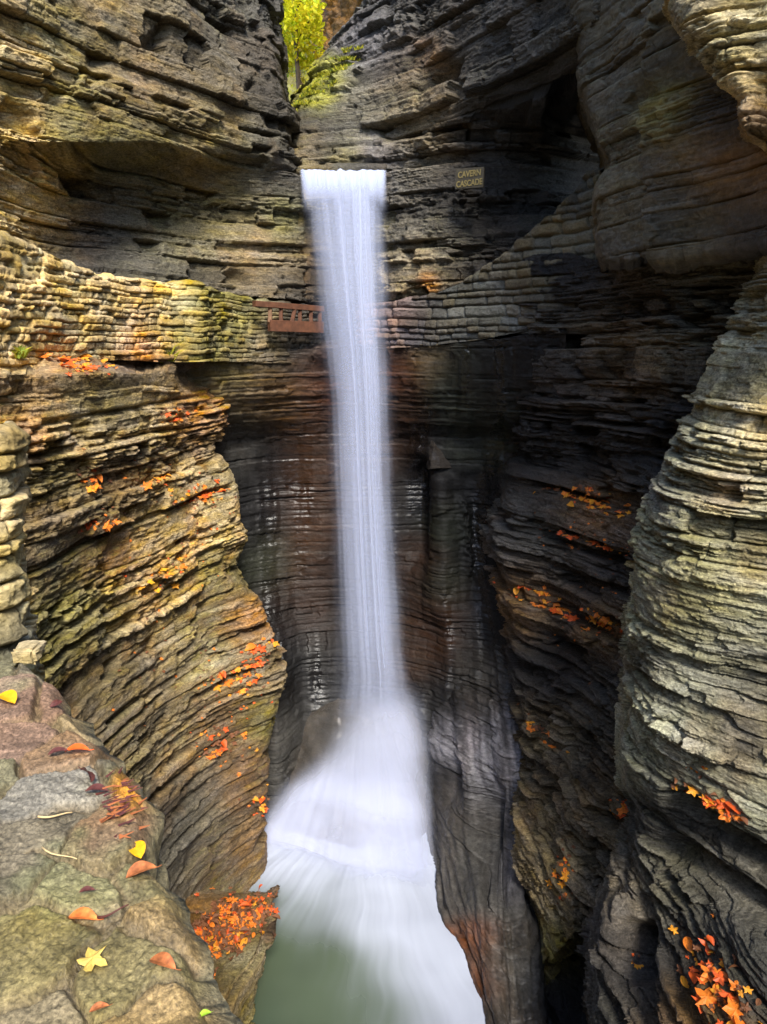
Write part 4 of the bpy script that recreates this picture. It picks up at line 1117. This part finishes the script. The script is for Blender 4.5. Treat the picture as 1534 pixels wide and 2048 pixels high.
# ground sheet far below, reaching past everything
me = mesh_from('gorge_floor', [(-60, -40, -9.9), (60, -40, -9.9), (60, 90, -9.9), (-60, 90, -9.9)], [(0, 1, 2, 3)], [plain('gorge_floor', (.05, .047, .04), .6)])
o = link('gorge_floor', me); tag(o, 'dark rock floor of the gorge under the pool', 'ground', None, 'structure')

# ------------------------------------------------------------------ wooden railing and sign
M_WOOD = plain('red_brown_wood', (.085, .034, .017), .65, .35, 14)
M_WOODP = plain('worn_wood', (.18, .10, .055), .7, .3, 14)
M_BOARD = plain('sign_board', (.035, .03, .02), .7, .3, 20)
M_PAINT = plain('yellow_paint', (.16, .125, .045), .6, .15, 30)

def beam(name, p0, p1, h, t, mat, parent, bev=.006):
    p0 = Vector(p0); p1 = Vector(p1)
    d = p1 - p0; L = d.length; d.normalize()
    up = Vector((0, 0, 1)) if abs(d.z) < .8 else Vector((1, 0, 0))
    sd = d.cross(up).normalized(); up = sd.cross(d).normalized()
    vs = []; fs = []
    nseg = 6
    prof = [(-h/2+bev, -t/2), (h/2-bev, -t/2), (h/2, -t/2+bev), (h/2, t/2-bev), (h/2-bev, t/2), (-h/2+bev, t/2), (-h/2, t/2-bev), (-h/2, -t/2+bev)]
    for k in range(nseg + 1):
        c = p0 + d * (L * k / nseg)
        w = .004 * random.uniform(-1, 1)
        for a, b in prof:
            vs.append(c + up * (a + w) + sd * b)
    m = len(prof)
    for k in range(nseg):
        for q in range(m):
            fs.append((k*m+q, k*m+(q+1) % m, (k+1)*m+(q+1) % m, (k+1)*m+q))
    fs.append(tuple(range(m))[::-1]); fs.append(tuple(nseg*m+q for q in range(m)))
    inv = parent.matrix_basis.inverted() if parent else Matrix()
    me = mesh_from(name, [inv @ v for v in vs], fs, [mat])
    return link(name, me, parent)

rail = bpy.data.objects.new('wooden_railing', None); COL.objects.link(rail)
rail.location = at(640, 665, 14.55)
tag(rail, 'red brown wooden railing on the path behind the waterfall', 'railing')
YR = 14.45
def yr(px): return 13.42 + (px - 508) / 132 * .85
beam('top_rail', at(508, 607, yr(508)), at(645, 618, yr(645)), .10, .12, M_WOOD, rail)
beam('bottom_rail', at(538, 651, yr(538)), at(645, 655, yr(645)), .20, .10, M_WOOD, rail)
for px in (540, 562, 584, 600, 622, 640):
    beam('baluster', at(px, 644, yr(px)), at(px + (7 if px == 584 else 0), 614, yr(px)), .07, .07, M_WOODP if px == 540 else M_WOOD, rail)

sign = bpy.data.objects.new('sign', None); COL.objects.link(sign)
sp = Vector(at(940, 357, 13.35)); sign.location = sp
tag(sign, 'small wooden name sign with yellow lettering on the dark overhang', 'sign')
A0 = Vector(at(912, 345, 13.42)); A1 = Vector(at(968, 337, 13.2))
dx = (A1 - A0).normalized(); Wd = (A1 - A0).length
beam('panel', Vector(at(912, 359, 13.42)), Vector(at(968, 355, 13.2)), .32, .05, M_BOARD, sign)
nrm = dx.cross(Vector((0, 0, 1))).normalized()
pc = (Vector(at(912, 359, 13.42)) + Vector(at(968, 355, 13.2))) / 2 - sp
for txt, dz, sz, wd in (('CAVERN', .025, .135, .40), ('CASCADE', -.12, .135, .46)):
    cu = bpy.data.curves.new('lettering', 'FONT'); cu.body = txt; cu.size = sz; cu.extrude = .005; cu.align_x = 'CENTER'; cu.offset = .003
    tmp = bpy.data.objects.new('lettering_source', cu); COL.objects.link(tmp)
    bpy.context.view_layer.update()
    me = bpy.data.meshes.new_from_object(tmp.evaluated_get(bpy.context.evaluated_depsgraph_get()))
    bpy.data.objects.remove(tmp)
    xs_ = [v.co.x for v in me.vertices]; k = wd / (max(xs_) - min(xs_))
    rot = Matrix((dx, Vector((0, 0, 1)), nrm)).transposed().to_4x4()
    me.transform(Matrix.Translation(pc + nrm * .03 + Vector((0, 0, dz))) @ rot @ Matrix.Diagonal((k, 1, 1, 1)))
    me.materials.clear(); me.materials.append(M_PAINT)
    link('lettering', me, sign)

# ------------------------------------------------------------------ leaves
LEAFMAT = [plain('leaf_orange', (.72, .20, .025), .5, .25, 12, .25), plain('leaf_red', (.62, .10, .02), .5, .25, 12, .25),
           plain('leaf_yellow', (.80, .42, .03), .5, .2, 12, .3), plain('leaf_brown', (.15, .06, .025), .6, .3, 12, .1), plain('leaf_gold', (.75, .32, .03), .5, .25, 12, .3)]
def maple_mesh(name, mat, seed, lobes=5):
    r = random.Random(seed)
    pts = []
    n = lobes * 4
    for k in range(n):
        a = 2 * math.pi * k / n
        ph = (k % 4)
        rad = {0: 1.0, 1: .74, 2: .52, 3: .74}[ph] * r.uniform(.85, 1.1)
        if abs(a - math.pi * 1.5) < .3: rad *= .5
        pts.append((rad * math.cos(a + math.pi / 2), rad * math.sin(a + math.pi / 2)))
    vs = [(0, 0, .1)]
    cu = r.uniform(.15, .5); tw = r.uniform(-.3, .3)
    for x, y in pts:
        vs.append((x * .5, y * .5, cu * (x * x) * .35 + tw * x * y * .4 + r.uniform(-.06, .06)))
    fs = [(0, 1 + k, 1 + (k + 1) % n) for k in range(n)]
    return mesh_from(name, vs, fs, [mat], smooth_shade=False)
def oval_mesh(name, mat, seed, asp=.55, stem=True):
    r = random.Random(seed)
    vs = []; fs = []
    nu = 10
    for i in range(nu + 1):
        t = i / nu
        w = asp * .5 * math.sin(math.pi * min(1, t ** .85)) ** .75 if 0 < t < 1 else .005
        for j, q in enumerate((-1, -.5, 0, .5, 1)):
            vs.append(((t - .5), q * w, .22 * abs(q) * w * 2 + .12 * math.sin(t * 3) - (.012 if q == 0 else 0) + r.uniform(-.004, .004)))
    for i in range(nu):
        for j in range(4):
            a = i * 5 + j
            fs.append((a, a + 1, a + 6, a + 5))
    k = len(vs)
    if stem:
        for i in range(4):
            t = i / 3
            x = .5 + .16 * t; y = .04 * t * t
            vs += [(x, y - .012, .02), (x, y + .012, .02), (x, y, .045)]
        for i in range(3):
            a = k + i * 3
            for q in range(3):
                fs.append((a + q, a + (q + 1) % 3, a + 3 + (q + 1) % 3, a + 3 + q))
    return mesh_from(name, vs, fs, [mat], smooth_shade=True)
SMALL = [[maple_mesh('fallen_leaf', m, 10 * i + k) for k in range(4)] + [oval_mesh('fallen_leaf', m, 60 + i, .6, False)] for i, m in enumerate(LEAFMAT)]

_proj = {}
def find_spot(wall, px, py, r, prefer_up=True, rng=random):
    if wall not in _proj:
        V, Nn = WALLS[wall]
        a, b = project(V)
        ok = (V[:, 1] > .3) & (a > -60) & (a < 1600) & (b > -60) & (b < 2120)
        V, Nn, a, b = V[ok], Nn[ok], a[ok], b[ok]
        _proj[wall] = (V, Nn, a, b)
    V, Nn, a, b = _proj[wall]
    m = (np.abs(a - px) < r) & (np.abs(b - py) < r)
    k = np.nonzero(m)[0]
    if len(k) == 0: return None
    d = V[k, 1]
    k = k[d < d.min() + .35]
    if prefer_up:
        u = Nn[k, 2]
        k = k[u >= np.quantile(u, .9)]
    j = k[rng.randrange(len(k))]
    return Vector(V[j]), Vector(Nn[j])

def orient(nrm, yaw, upmix=.5, rng=random):
    n = (Vector(nrm) * (1 - upmix) + Vector((0, 0, 1)) * upmix + Vector((rng.uniform(-.3, .3), rng.uniform(-.45, .1), 0))).normalized()
    q = Vector((0, 0, 1)).rotation_difference(n).to_matrix().to_4x4()
    return q @ Matrix.Rotation(yaw, 4, 'Z')

def put_leaf(me, p, nrm, size, label, group, yaw=None, upmix=.5, lift=.35):
    o = link('fallen_leaf', me)
    M = orient(nrm, random.uniform(0, 6.28) if yaw is None else yaw, upmix)
    o.matrix_basis = Matrix.Translation(p + Vector(nrm) * size * lift * .25) @ M @ Matrix.Scale(size, 4)
    tag(o, label, 'leaf', group)
    return o

# clusters: wall, px, py, half width, half height, slope, how many, size (m), colours, label, group
CL = [
 ('layered_bluff',165,722,60,26,0,26,.13,(0,1,0,4),'orange leaf in the heap on the ledge below the left stone wall','leaf heap on the upper left ledge'),
 ('layered_bluff',355,828,40,14,-.2,8,.11,(1,0),'red orange leaf on the pale bed above the left bluff edge','leaves on the pale bed of the left bluff'),
 ('layered_bluff',183,966,24,14,0,7,.13,(0,4),'bright orange leaf in a small clump on the left bluff, under the pale slab','clump under the pale slab'),
 ('layered_bluff',320,965,34,12,-.1,6,.12,(0,4),'orange leaf lying mid ledge on the left bluff, above the long sloping bed','leaves mid ledge on the left bluff'),
 ('layered_bluff',412,990,44,24,-.3,18,.13,(0,1,0),'orange leaf on the corner ledge of the left bluff, nearest the dark plunge wall','leaves on the bluff corner ledge'),
 ('layered_bluff',200,1050,40,10,-.2,6,.11,(1,0),'red leaf along a shaded crack low on the left bluff','leaves along the shaded crack'),
 ('layered_bluff',340,1150,42,26,-.4,9,.13,(4,2,0),'golden leaf lying on the sloping beds of the left bluff','golden leaves on the sloping beds'),
 ('layered_bluff',515,1312,34,24,-.6,12,.15,(0,1,4),'orange leaf near the right edge of the left bluff, beside the spray','leaves beside the spray'),
 ('layered_bluff',475,1370,48,36,0,14,.14,(0,4,1),'orange leaf on the lower slope of the left bluff, above the brown hollow','leaves above the brown hollow'),
 ('layered_bluff',440,1490,55,40,-.2,16,.14,(0,1,3),'rusty leaf around the brown hollow of the left bluff','leaves around the brown hollow'),
 ('layered_bluff',520,1605,20,24,0,6,.13,(4,1),'small leaf low on the left bluff just above the foam','leaves above the foam'),
 ('rock_wall',1190,1005,70,16,.25,24,.15,(0,4,0),'small orange leaf on the upper leafy ledge of the dark right wall','leaves on the upper ledge of the right wall'),
 ('rock_wall',1170,1085,90,12,.25,14,.13,(0,3,1),'dull orange leaf on the thin middle ledge of the dark right wall','leaves on the thin middle ledge'),
 ('rock_wall',1135,1225,100,14,.42,36,.17,(0,1,0,4),'bright orange leaf on the long slanting ledge of the dark right wall','leaves on the long slanting ledge'),
 ('rock_wall',1085,1470,34,16,.75,12,.15,(0,3,4),'orange leaf on the lower short ledge of the dark right wall','leaves on the lower short ledge'),
 ('rock_wall',1240,1625,22,22,0,12,.16,(0,1,4),'orange leaf in the corner between dark wall and pale bluff','leaves in the corner by the pale bluff'),
 ('rock_wall',1125,1755,20,44,.1,12,.13,(0,4,3),'small tan orange leaf on the knobbly rock low in the right gully','leaves on the gully rock'),
 ('rock_bluff',1435,1615,55,12,.5,15,.15,(0,4,1),'orange leaf on the pale shelf of the right bluff','leaves on the pale shelf'),
 ('rock_bluff',1395,1540,22,8,.3,5,.07,(1,0),'pinkish red leaf on a small step of the right bluff','leaves on the small step'),
 ('rock_bluff',1445,1985,62,62,.9,30,.19,(0,0,4,1),'large orange maple leaf in the heap at the bottom right corner','leaf heap at the bottom right'),
 ('rock_bluff',1268,1922,12,8,0,2,.1,(4,0),'lone orange leaf inside the dark crevice','leaves inside the dark crevice'),
 ('shelf_rock',470,1850,75,40,-.35,40,.17,(0,1,4,3),'orange leaf in the drift on the pool shelf','leaf drift on the pool shelf'),
]
count = 0
for (wall, px, py, hw, hh, sl, n, size, cols, label, group) in CL:
    for k in range(n):
        x = px + random.gauss(0, hw * .5); y = py + sl * (x - px) + random.gauss(0, hh * .5)
        sp_ = find_spot(wall, x, y, 9, wall != 'shelf_rock')
        if sp_ is None: continue
        p, nn = sp_
        ci = random.choice(cols)
        put_leaf(random.choice(SMALL[ci]), p, nn, size * (1.3 if wall == 'layered_bluff' else 1.1) * random.uniform(.7, 1.2), label, group, upmix=.45)
        count += 1

# two flat stones jutting from the pier at the left edge
def slab(px, py, Y, w, h, d, tone, seed, label):
    import bmesh
    bm = bmesh.new(); bmesh.ops.create_cube(bm, size=1)
    bmesh.ops.bevel(bm, geom=bm.edges[:], offset=.14, segments=2, affect='EDGES')
    bmesh.ops.subdivide_edges(bm, edges=bm.edges[:], cuts=3, use_grid_fill=True)
    for v in bm.verts:
        k = float(fbm(v.co.x * 2 + seed, v.co.y * 2, v.co.z * 2, 4)); v.co = Vector((v.co.x * w * (1 + .25 * k), v.co.y * d, v.co.z * h * (1 + .35 * k) + .12 * h * v.co.x))
    me = bpy.data.meshes.new('flat_stone'); bm.to_mesh(me); bm.free()
    c = np.zeros((len(me.vertices), 4)); c[:] = T[tone]; c[:, 3] = .2
    a = me.attributes.new('col', 'FLOAT_COLOR', 'POINT'); a.data.foreach_set('color', c.ravel())
    me.materials.append(M_STONE)
    o = link('flat_stone', me); o.location = at(px, py, Y); tag(o, label, 'stone', None, 'thing')
slab(36, 1196, 3.02, .12, .06, .14, 'ochre', 1, 'flat ochre stone jutting from the pier at the left edge')
slab(58, 1304, 2.75, .10, .06, .12, 'tangrey', 2, 'small grey tan stone at the foot of the left pier, above the parapet')
# leaf litter: the uncountable rest, one mesh per drift
def litter(items, label, name='leaf_litter'):
    vs = []; fs = []; mi = []
    for (wall, px, py, hw, hh, sl, n, size, cols) in items:
        for k in range(n):
            x = px + random.gauss(0, hw * .5); y = py + sl * (x - px) + random.gauss(0, hh * .5)
            sp_ = find_spot(wall, x, y, 7, wall != 'shelf_rock')
            if sp_ is None: continue
            p, nn = sp_
            lift = abs(random.gauss(0, .05)) if wall == 'shelf_rock' else .01
            M = Matrix.Translation(p + nn * .01 + Vector((0, 0, lift))) @ orient(nn, random.uniform(0, 6.28), .4) @ Matrix.Rotation(random.gauss(0, .35), 4, 'X') @ Matrix.Scale(size * random.uniform(.5, 1.1), 4)
            ci = random.choice(cols)
            b = len(vs)
            m = random.choice(SMALL[ci])
            for v in m.vertices: vs.append(M @ v.co)
            for f in m.polygons:
                fs.append(tuple(b + i for i in f.vertices)); mi.append(ci)
    o = link(name, mesh_from(name, vs, fs, LEAFMAT, mi))
    tag(o, label, 'leaf litter', None, 'stuff')
litter([(c[0], c[1], c[2], c[3] * 1.35, c[4] * 1.3, c[5], int(c[6] * 3.2), c[7] * .62, (0, 1, 3, 3, 4)) for c in CL if c[0] != 'shelf_rock']
       + [('layered_bluff', 300, 1000, 180, 160, 0, 70, .06, (3, 0, 1)), ('layered_bluff', 400, 1350, 140, 160, 0, 80, .06, (3, 0, 3)), ('rock_wall', 1180, 1150, 100, 240, 0, 90, .05, (3, 0, 3)),
          ('layered_bluff', 270, 705, 100, 16, 0, 70, .08, (3, 3, 0))], 'small scattered brown and orange leaves on the rock ledges')
litter([('shelf_rock', 455, 1862, 60, 40, -.35, 260, .15, (0, 1, 3, 3, 4)), ('shelf_rock', 465, 1850, 85, 46, -.35, 420, .13, (0, 1, 3, 3, 3)), ('shelf_rock', 410, 1950, 24, 60, 0, 90, .09, (0, 1, 3))], 'deep drift of small orange and brown leaves covering the pool shelf')

# single leaves on the parapet, each one described
def on_parapet(px, py):
    return find_spot('parapet', px, py, 6, False)
def single(me, px, py, size, yaw, label, lift=.008, tilt=0.0, name='fallen_leaf', cat='leaf'):
    s_ = on_parapet(px, py)
    if s_ is None: return
    p, _ = s_
    o = link(name, me)
    o.matrix_basis = Matrix.Translation(p + Vector((0, 0, lift))) @ Matrix.Rotation(yaw, 4, 'Z') @ Matrix.Rotation(tilt, 4, 'X') @ Matrix.Scale(size * .72, 4)
    tag(o, label, cat)
ML = dict(y=plain('leaf_bright_yellow', (.82, .40, .012), .45, .3, 4, .2), o=plain('leaf_coral', (.70, .18, .04), .45, .5, 4, .2), r=plain('leaf_scarlet', (.75, .11, .015), .45, .15, 6, .2),
          m=plain('leaf_maroon', (.085, .025, .02), .5, .3, 6, .05), b=plain('leaf_russet', (.34, .11, .035), .5, .55, 4, .1), p=plain('leaf_pale_yellow', (.62, .44, .10), .5, .4, 4, .25), t=plain('straw', (.5, .36, .18), .7, .2, 10),
          g=plain('leaf_green', (.35, .55, .04), .5, .2, 8, .3))
single(oval_mesh('fallen_leaf', ML['y'], 1, .6), 8, 1404, .085, 2.6, 'bright yellow oval leaf cut off by the left edge, on the parapet')
single(oval_mesh('fallen_leaf', ML['y'], 2, .62), 272, 1717, .058, 2.2, 'bright yellow oval leaf at the parapet rim beside a russet leaf')
single(oval_mesh('fallen_leaf', ML['b'], 3, .6), 286, 1752, .062, .5, 'russet leaf just below the yellow leaf at the parapet rim')
single(oval_mesh('fallen_leaf', ML['r'], 4, .5), 158, 1507, .062, .1, 'small scarlet leaf on the upper parapet stones')
single(oval_mesh('fallen_leaf', ML['o'], 5, .5), 168, 1843, .06, -.1, 'coral orange oval leaf with dark stem, lower middle of the parapet')
single(maple_mesh('fallen_leaf', ML['p'], 6), 188, 1928, .06, .6, 'pale yellow lobed leaf low on the parapet')
single(oval_mesh('fallen_leaf', ML['m'], 7, .4), 168, 1572, .07, 2.3, 'dark maroon curled leaf beside the orange stained stone', tilt=.9, lift=.014)
single(oval_mesh('fallen_leaf', ML['m'], 8, .5), 200, 1590, .055, 0, 'flat maroon leaf touching the curled one by the stained stone')
single(oval_mesh('fallen_leaf', ML['m'], 9, .5), 122, 1512, .05, .4, 'maroon leaf left of the small scarlet leaf')
single(oval_mesh('fallen_leaf', ML['m'], 10, .5), 108, 1412, .04, 1.0, 'tiny dark leaf near the far end of the parapet', tilt=.5)
single(oval_mesh('fallen_leaf', ML['m'], 11, .5), 178, 1795, .03, .2, 'tiny maroon leaf above the coral orange leaf')
single(oval_mesh('fallen_leaf', ML['b'], 12, .5), 322, 1940, .055, -.4, 'dull russet leaf lying in a joint right of the pale lobed leaf')
single(oval_mesh('fallen_leaf', ML['g'], 13, .6), 416, 2036, .02, .4, 'tiny green leaf at the bottom end of the parapet')
single(oval_mesh('fallen_leaf', ML['b'], 14, .5), 198, 2032, .03, .4, 'tiny russet leaf at the bottom middle of the parapet')
def twig(px0, py0, px1, py1, mat, r, label):
    a = on_parapet(px0, py0); b = on_parapet(px1, py1)
    if not a or not b: return
    p0 = a[0] + Vector((0, 0, .005)); p1 = b[0] + Vector((0, 0, .005))
    vs = []; fs = []
    d = (p1 - p0); sd = d.cross(Vector((0, 0, 1))).normalized()
    for k in range(7):
        t = k / 6; c = p0.lerp(p1, t) + sd * .004 * math.sin(t * 5) + Vector((0, 0, .004))
        rr = r * (1 - .5 * t)
        for q in range(5):
            an = q * 2 * math.pi / 5
            vs.append(c - p0 + sd * rr * math.cos(an) + Vector((0, 0, 1)) * rr * math.sin(an))
    for k in range(6):
        for q in range(5): fs.append((k*5+q, k*5+(q+1) % 5, (k+1)*5+(q+1) % 5, (k+1)*5+q))
    fs += [(4, 3, 2, 1, 0), (30, 31, 32, 33, 34)]
    o = link('twig', mesh_from('twig', vs, fs, [mat], smooth_shade=True)); o.location = p0
    tag(o, label, 'twig')
twig(78, 1647, 150, 1636, ML['t'], .0022, 'straw coloured twig on the grey green parapet stone')
twig(200, 1842, 262, 1828, ML['m'], .002, 'dark twig right of the coral orange leaf on the parapet')
twig(90, 1700, 150, 1728, ML['t'], .0016, 'thin tan twig on the brown parapet stone')
def needles():
    vs = []; fs = []; mi = []
    r = random.Random(4)
    for k in range(70):
        s_ = on_parapet(245 + r.gauss(0, 22), 1610 + r.gauss(0, 30) )
        if not s_: continue
        p = s_[0] + Vector((0, 0, r.uniform(.002, .012)))
        a = r.gauss(.6, .5); L = r.uniform(.004, .013)
        d = Vector((math.cos(a), math.sin(a), r.uniform(-.1, .1))) * L; sd = Vector((-math.sin(a), math.cos(a), .3)) * .0022
        b = len(vs)
        vs += [p - d - sd, p + d - sd * .3, p + d + sd * .3, p - d + sd]; fs.append((b, b+1, b+2, b+3)); mi.append(r.randrange(2))
    o = link('leaf_scraps', mesh_from('leaf_scraps', vs, fs, [ML['b'], ML['m']], mi)); tag(o, 'red brown leaf scraps on the orange stained coping stone', 'leaf litter', None, 'stuff')
needles()

# ------------------------------------------------------------------ plants, trees
M_TLEAF = [plain('crown_yellow_green', (.62, .62, .02), .5, .3, 3, .5), plain('crown_yellow', (.78, .66, .03), .5, .3, 3, .5), plain('crown_orange', (.58, .26, .02), .5, .3, 3, .45), plain('crown_green', (.40, .52, .02), .5, .3, 3, .5)]
M_BARK = plain('bark', (.09, .065, .045), .85, .4, 8)
def tube(pts, radii, seg=8):
    vs = []; fs = []
    for k, (p, r) in enumerate(zip(pts, radii)):
        for q in range(seg):
            a = q * 2 * math.pi / seg
            vs.append(Vector(p) + Vector((math.cos(a) * r, math.sin(a) * r, 0)))
    for k in range(len(pts) - 1):
        for q in range(seg): fs.append((k*seg+q, k*seg+(q+1) % seg, (k+1)*seg+(q+1) % seg, (k+1)*seg+q))
    return vs, fs
def tree(base, h, rx, cw, mixes, seed, label, nleaf=5200, leaf=.10):
    r = random.Random(seed)
    t = bpy.data.objects.new('tree', None); COL.objects.link(t); t.location = base
    tag(t, label, 'tree', 'trees behind the notch')
    pts = [(0, 0, -.6)]; x = y = 0
    for k in range(1, 9):
        x += r.uniform(-.12, .12); y += r.uniform(-.1, .1); pts.append((x, y, h * k / 9))
    vs, fs = tube(pts, [.06 * (1 - .1 * k) for k in range(9)])
    tips = []
    for k in range(16):
        i = r.randrange(2, 8); p0 = Vector(pts[i]); a = r.uniform(0, 6.28); L = r.uniform(.5, 1) * rx
        p1 = p0 + Vector((math.cos(a) * L * .5, math.sin(a) * L * .5, L * .25)); p2 = p0 + Vector((math.cos(a) * L, math.sin(a) * L, L * .35))
        v2, f2 = tube([p0, p1, p2], [.05, .035, .012], 5)
        b = len(vs); vs += v2; fs += [tuple(b + q for q in f) for f in f2]; tips += [p1, p2]
    link('trunk', mesh_from('trunk', vs, fs, [M_BARK], smooth_shade=True), t)
    vs = []; fs = []; mi = []
    cl = [(p + Vector((r.gauss(0, .3), r.gauss(0, .3), r.gauss(0, .3))), r.uniform(.35, .75)) for p in tips for _ in range(2)]
    cl += [(Vector((r.uniform(-rx, rx) * .9, r.uniform(-rx, rx) * .9, r.uniform(.0, 1.05) * h)), r.uniform(.4, .8)) for _ in range(26)]
    for k in range(nleaf):
        c, cr = cl[r.randrange(len(cl))]
        p = c + Vector((r.gauss(0, cr * .5), r.gauss(0, cr * .5), r.gauss(0, cr * .4)))
        if abs(p.x) > cw: continue
        n = Vector((r.gauss(0, 1), r.gauss(0, 1), r.gauss(.6, 1))).normalized()
        q = Vector((0, 0, 1)).rotation_difference(n).to_matrix() @ Matrix.Rotation(r.uniform(0, 6.28), 3, 'Z')
        s = leaf * r.uniform(.6, 1.3); b = len(vs)
        for a, bb, z in ((-1, 0, 0), (0, -.6, .15), (1, 0, 0), (0, .6, .15)): vs.append(p + q @ Vector((a * s, bb * s, z * s)))
        fs.append((b, b+1, b+2, b+3))
        z = p.z / h
        mi.append(mixes[r.randrange(len(mixes))] if r.random() < .6 else mixes[int((noise(p.x * 1.2, p.y * 1.2, p.z * 1.2 + seed) + 1) * .5 * len(mixes)) % len(mixes)])
    link('crown', mesh_from('crown', vs, fs, M_TLEAF, mi), t)
tree(at(602, 205, 19.6), 6.0, .8, .56, (1, 0, 0, 1, 3), 3, 'bright yellow green tree filling the notch above the fall', 7000, .075)
tree(at(566, 120, 20.6), 6.0, .9, .5, (2, 0, 1, 2), 5, 'orange tinged tree at the left side of the notch', 4200, .08)
tree(at(600, 130, 29), 9, 1.8, 2.6, (0, 3, 1), 8, 'pale green tree standing further back in the notch', 5200, .13)

def tufts(items, mats, label, name, cat, kind, blades=26, size=.12, w=.012):
    vs = []; fs = []; mi = []
    r = random.Random(len(label))
    for (wall, px, py, hw, hh, sl, n) in items:
        for k in range(n):
            x = px + r.gauss(0, hw * .5); y = py + sl * (x - px) + r.gauss(0, hh * .5)
            s_ = find_spot(wall, x, y, 8, True, r)
            if not s_: continue
            p, nn = s_
            for q in range(blades):
                a = r.uniform(0, 6.28); L = size * r.uniform(.5, 1.3); lean = r.uniform(.2, 1.1)
                d = Vector((math.cos(a) * lean, math.sin(a) * lean, 1)).normalized()
                sd = d.cross(Vector((r.uniform(-1, 1), r.uniform(-1, 1), 0))).normalized() * w
                p0 = p + Vector((r.uniform(-.06, .06), r.uniform(-.06, .06), -.01)); b = len(vs)
                pm = p0 + d * L * .6; pt = p0 + d * L + Vector((math.cos(a), math.sin(a), -.5)) * L * .25
                vs += [p0 - sd, p0 + sd, pm + sd * .8, pm - sd * .8, pt]; fs += [(b, b+1, b+2, b+3), (b+3, b+2, b+4)]; m = r.randrange(len(mats)); mi += [m, m]
    o = link(name, mesh_from(name, vs, fs, mats, mi)); tag(o, label, cat, None, kind)
    return o
M_GRASS = [plain('grass_yellow', (.42, .38, .03), .6, .3, 6, .4), plain('grass_green', (.2, .25, .03), .6, .3, 6, .4)]
tufts([('cliff_overhang', 650, 165, 60, 10, -.75, 60), ('cliff_overhang', 610, 200, 24, 10, -.8, 26), ('cliff_overhang', 690, 120, 30, 8, -.8, 20)], M_GRASS, 'yellow green grass along the mossy edge of the notch', 'grass', 'grass', 'stuff', size=.075, w=.009)
tufts([('layered_bluff', 178, 690, 8, 5, 0, 3)], M_GRASS, 'small yellow green plant beside the leaf heap below the left wall', 'plant', 'plant', None, 40, .22, .025)
tufts([('layered_bluff', 332, 722, 6, 6, 0, 3)], M_GRASS, 'tall thin weed at the dark gap below the left wall', 'plant', 'plant', None, 26, .34, .014)
tufts([('drystone_wall', 44, 712, 6, 8, 0, 2)], M_GRASS, 'small green sprout between stones at the left edge', 'plant', 'plant', None, 24, .14, .02)

# ------------------------------------------------------------------ camera, light
cam = bpy.data.cameras.new('camera'); co = bpy.data.objects.new('camera', cam); COL.objects.link(co)
cam.sensor_fit = 'VERTICAL'; cam.sensor_height = 36; cam.lens = 26; cam.clip_start = .05; cam.clip_end = 400
co.rotation_euler = (math.radians(90) - PITCH, 0, 0)
scene.camera = co

SUN_EL, SUN_AZ = math.radians(46), math.radians(13)     # azimuth measured from behind the camera towards the right
w = bpy.data.worlds.new('World'); scene.world = w; w.use_nodes = True
nt = w.node_tree
sky = nt.nodes.new('ShaderNodeTexSky'); sky.sky_type = 'NISHITA'; sky.sun_disc = False
sky.sun_elevation = SUN_EL; sky.sun_rotation = math.pi - SUN_AZ
bg = nt.nodes['Background']; bg.inputs[1].default_value = .15
nt.links.new(sky.outputs[0], bg.inputs[0])
sun = bpy.data.lights.new('sun', 'SUN'); so = bpy.data.objects.new('sun', sun); COL.objects.link(so)
sun.energy = 2.3; sun.angle = math.radians(16); sun.color = (1, .94, .83)
dirv = Vector((math.sin(SUN_AZ) * math.cos(SUN_EL), -math.cos(SUN_AZ) * math.cos(SUN_EL), math.sin(SUN_EL)))
so.rotation_euler = dirv.to_track_quat('Z', 'Y').to_euler()
scene.view_settings.view_transform = 'Standard'; scene.view_settings.look = 'None'
scene.view_settings.exposure = 1.85; scene.view_settings.gamma = 1.0
scene.render.engine = 'CYCLES'
scene.cycles.transparent_max_bounces = 24
scene.cycles.max_bounces = 8
print('leaves', count, 'verts', sum(len(m.vertices) for m in bpy.data.meshes))
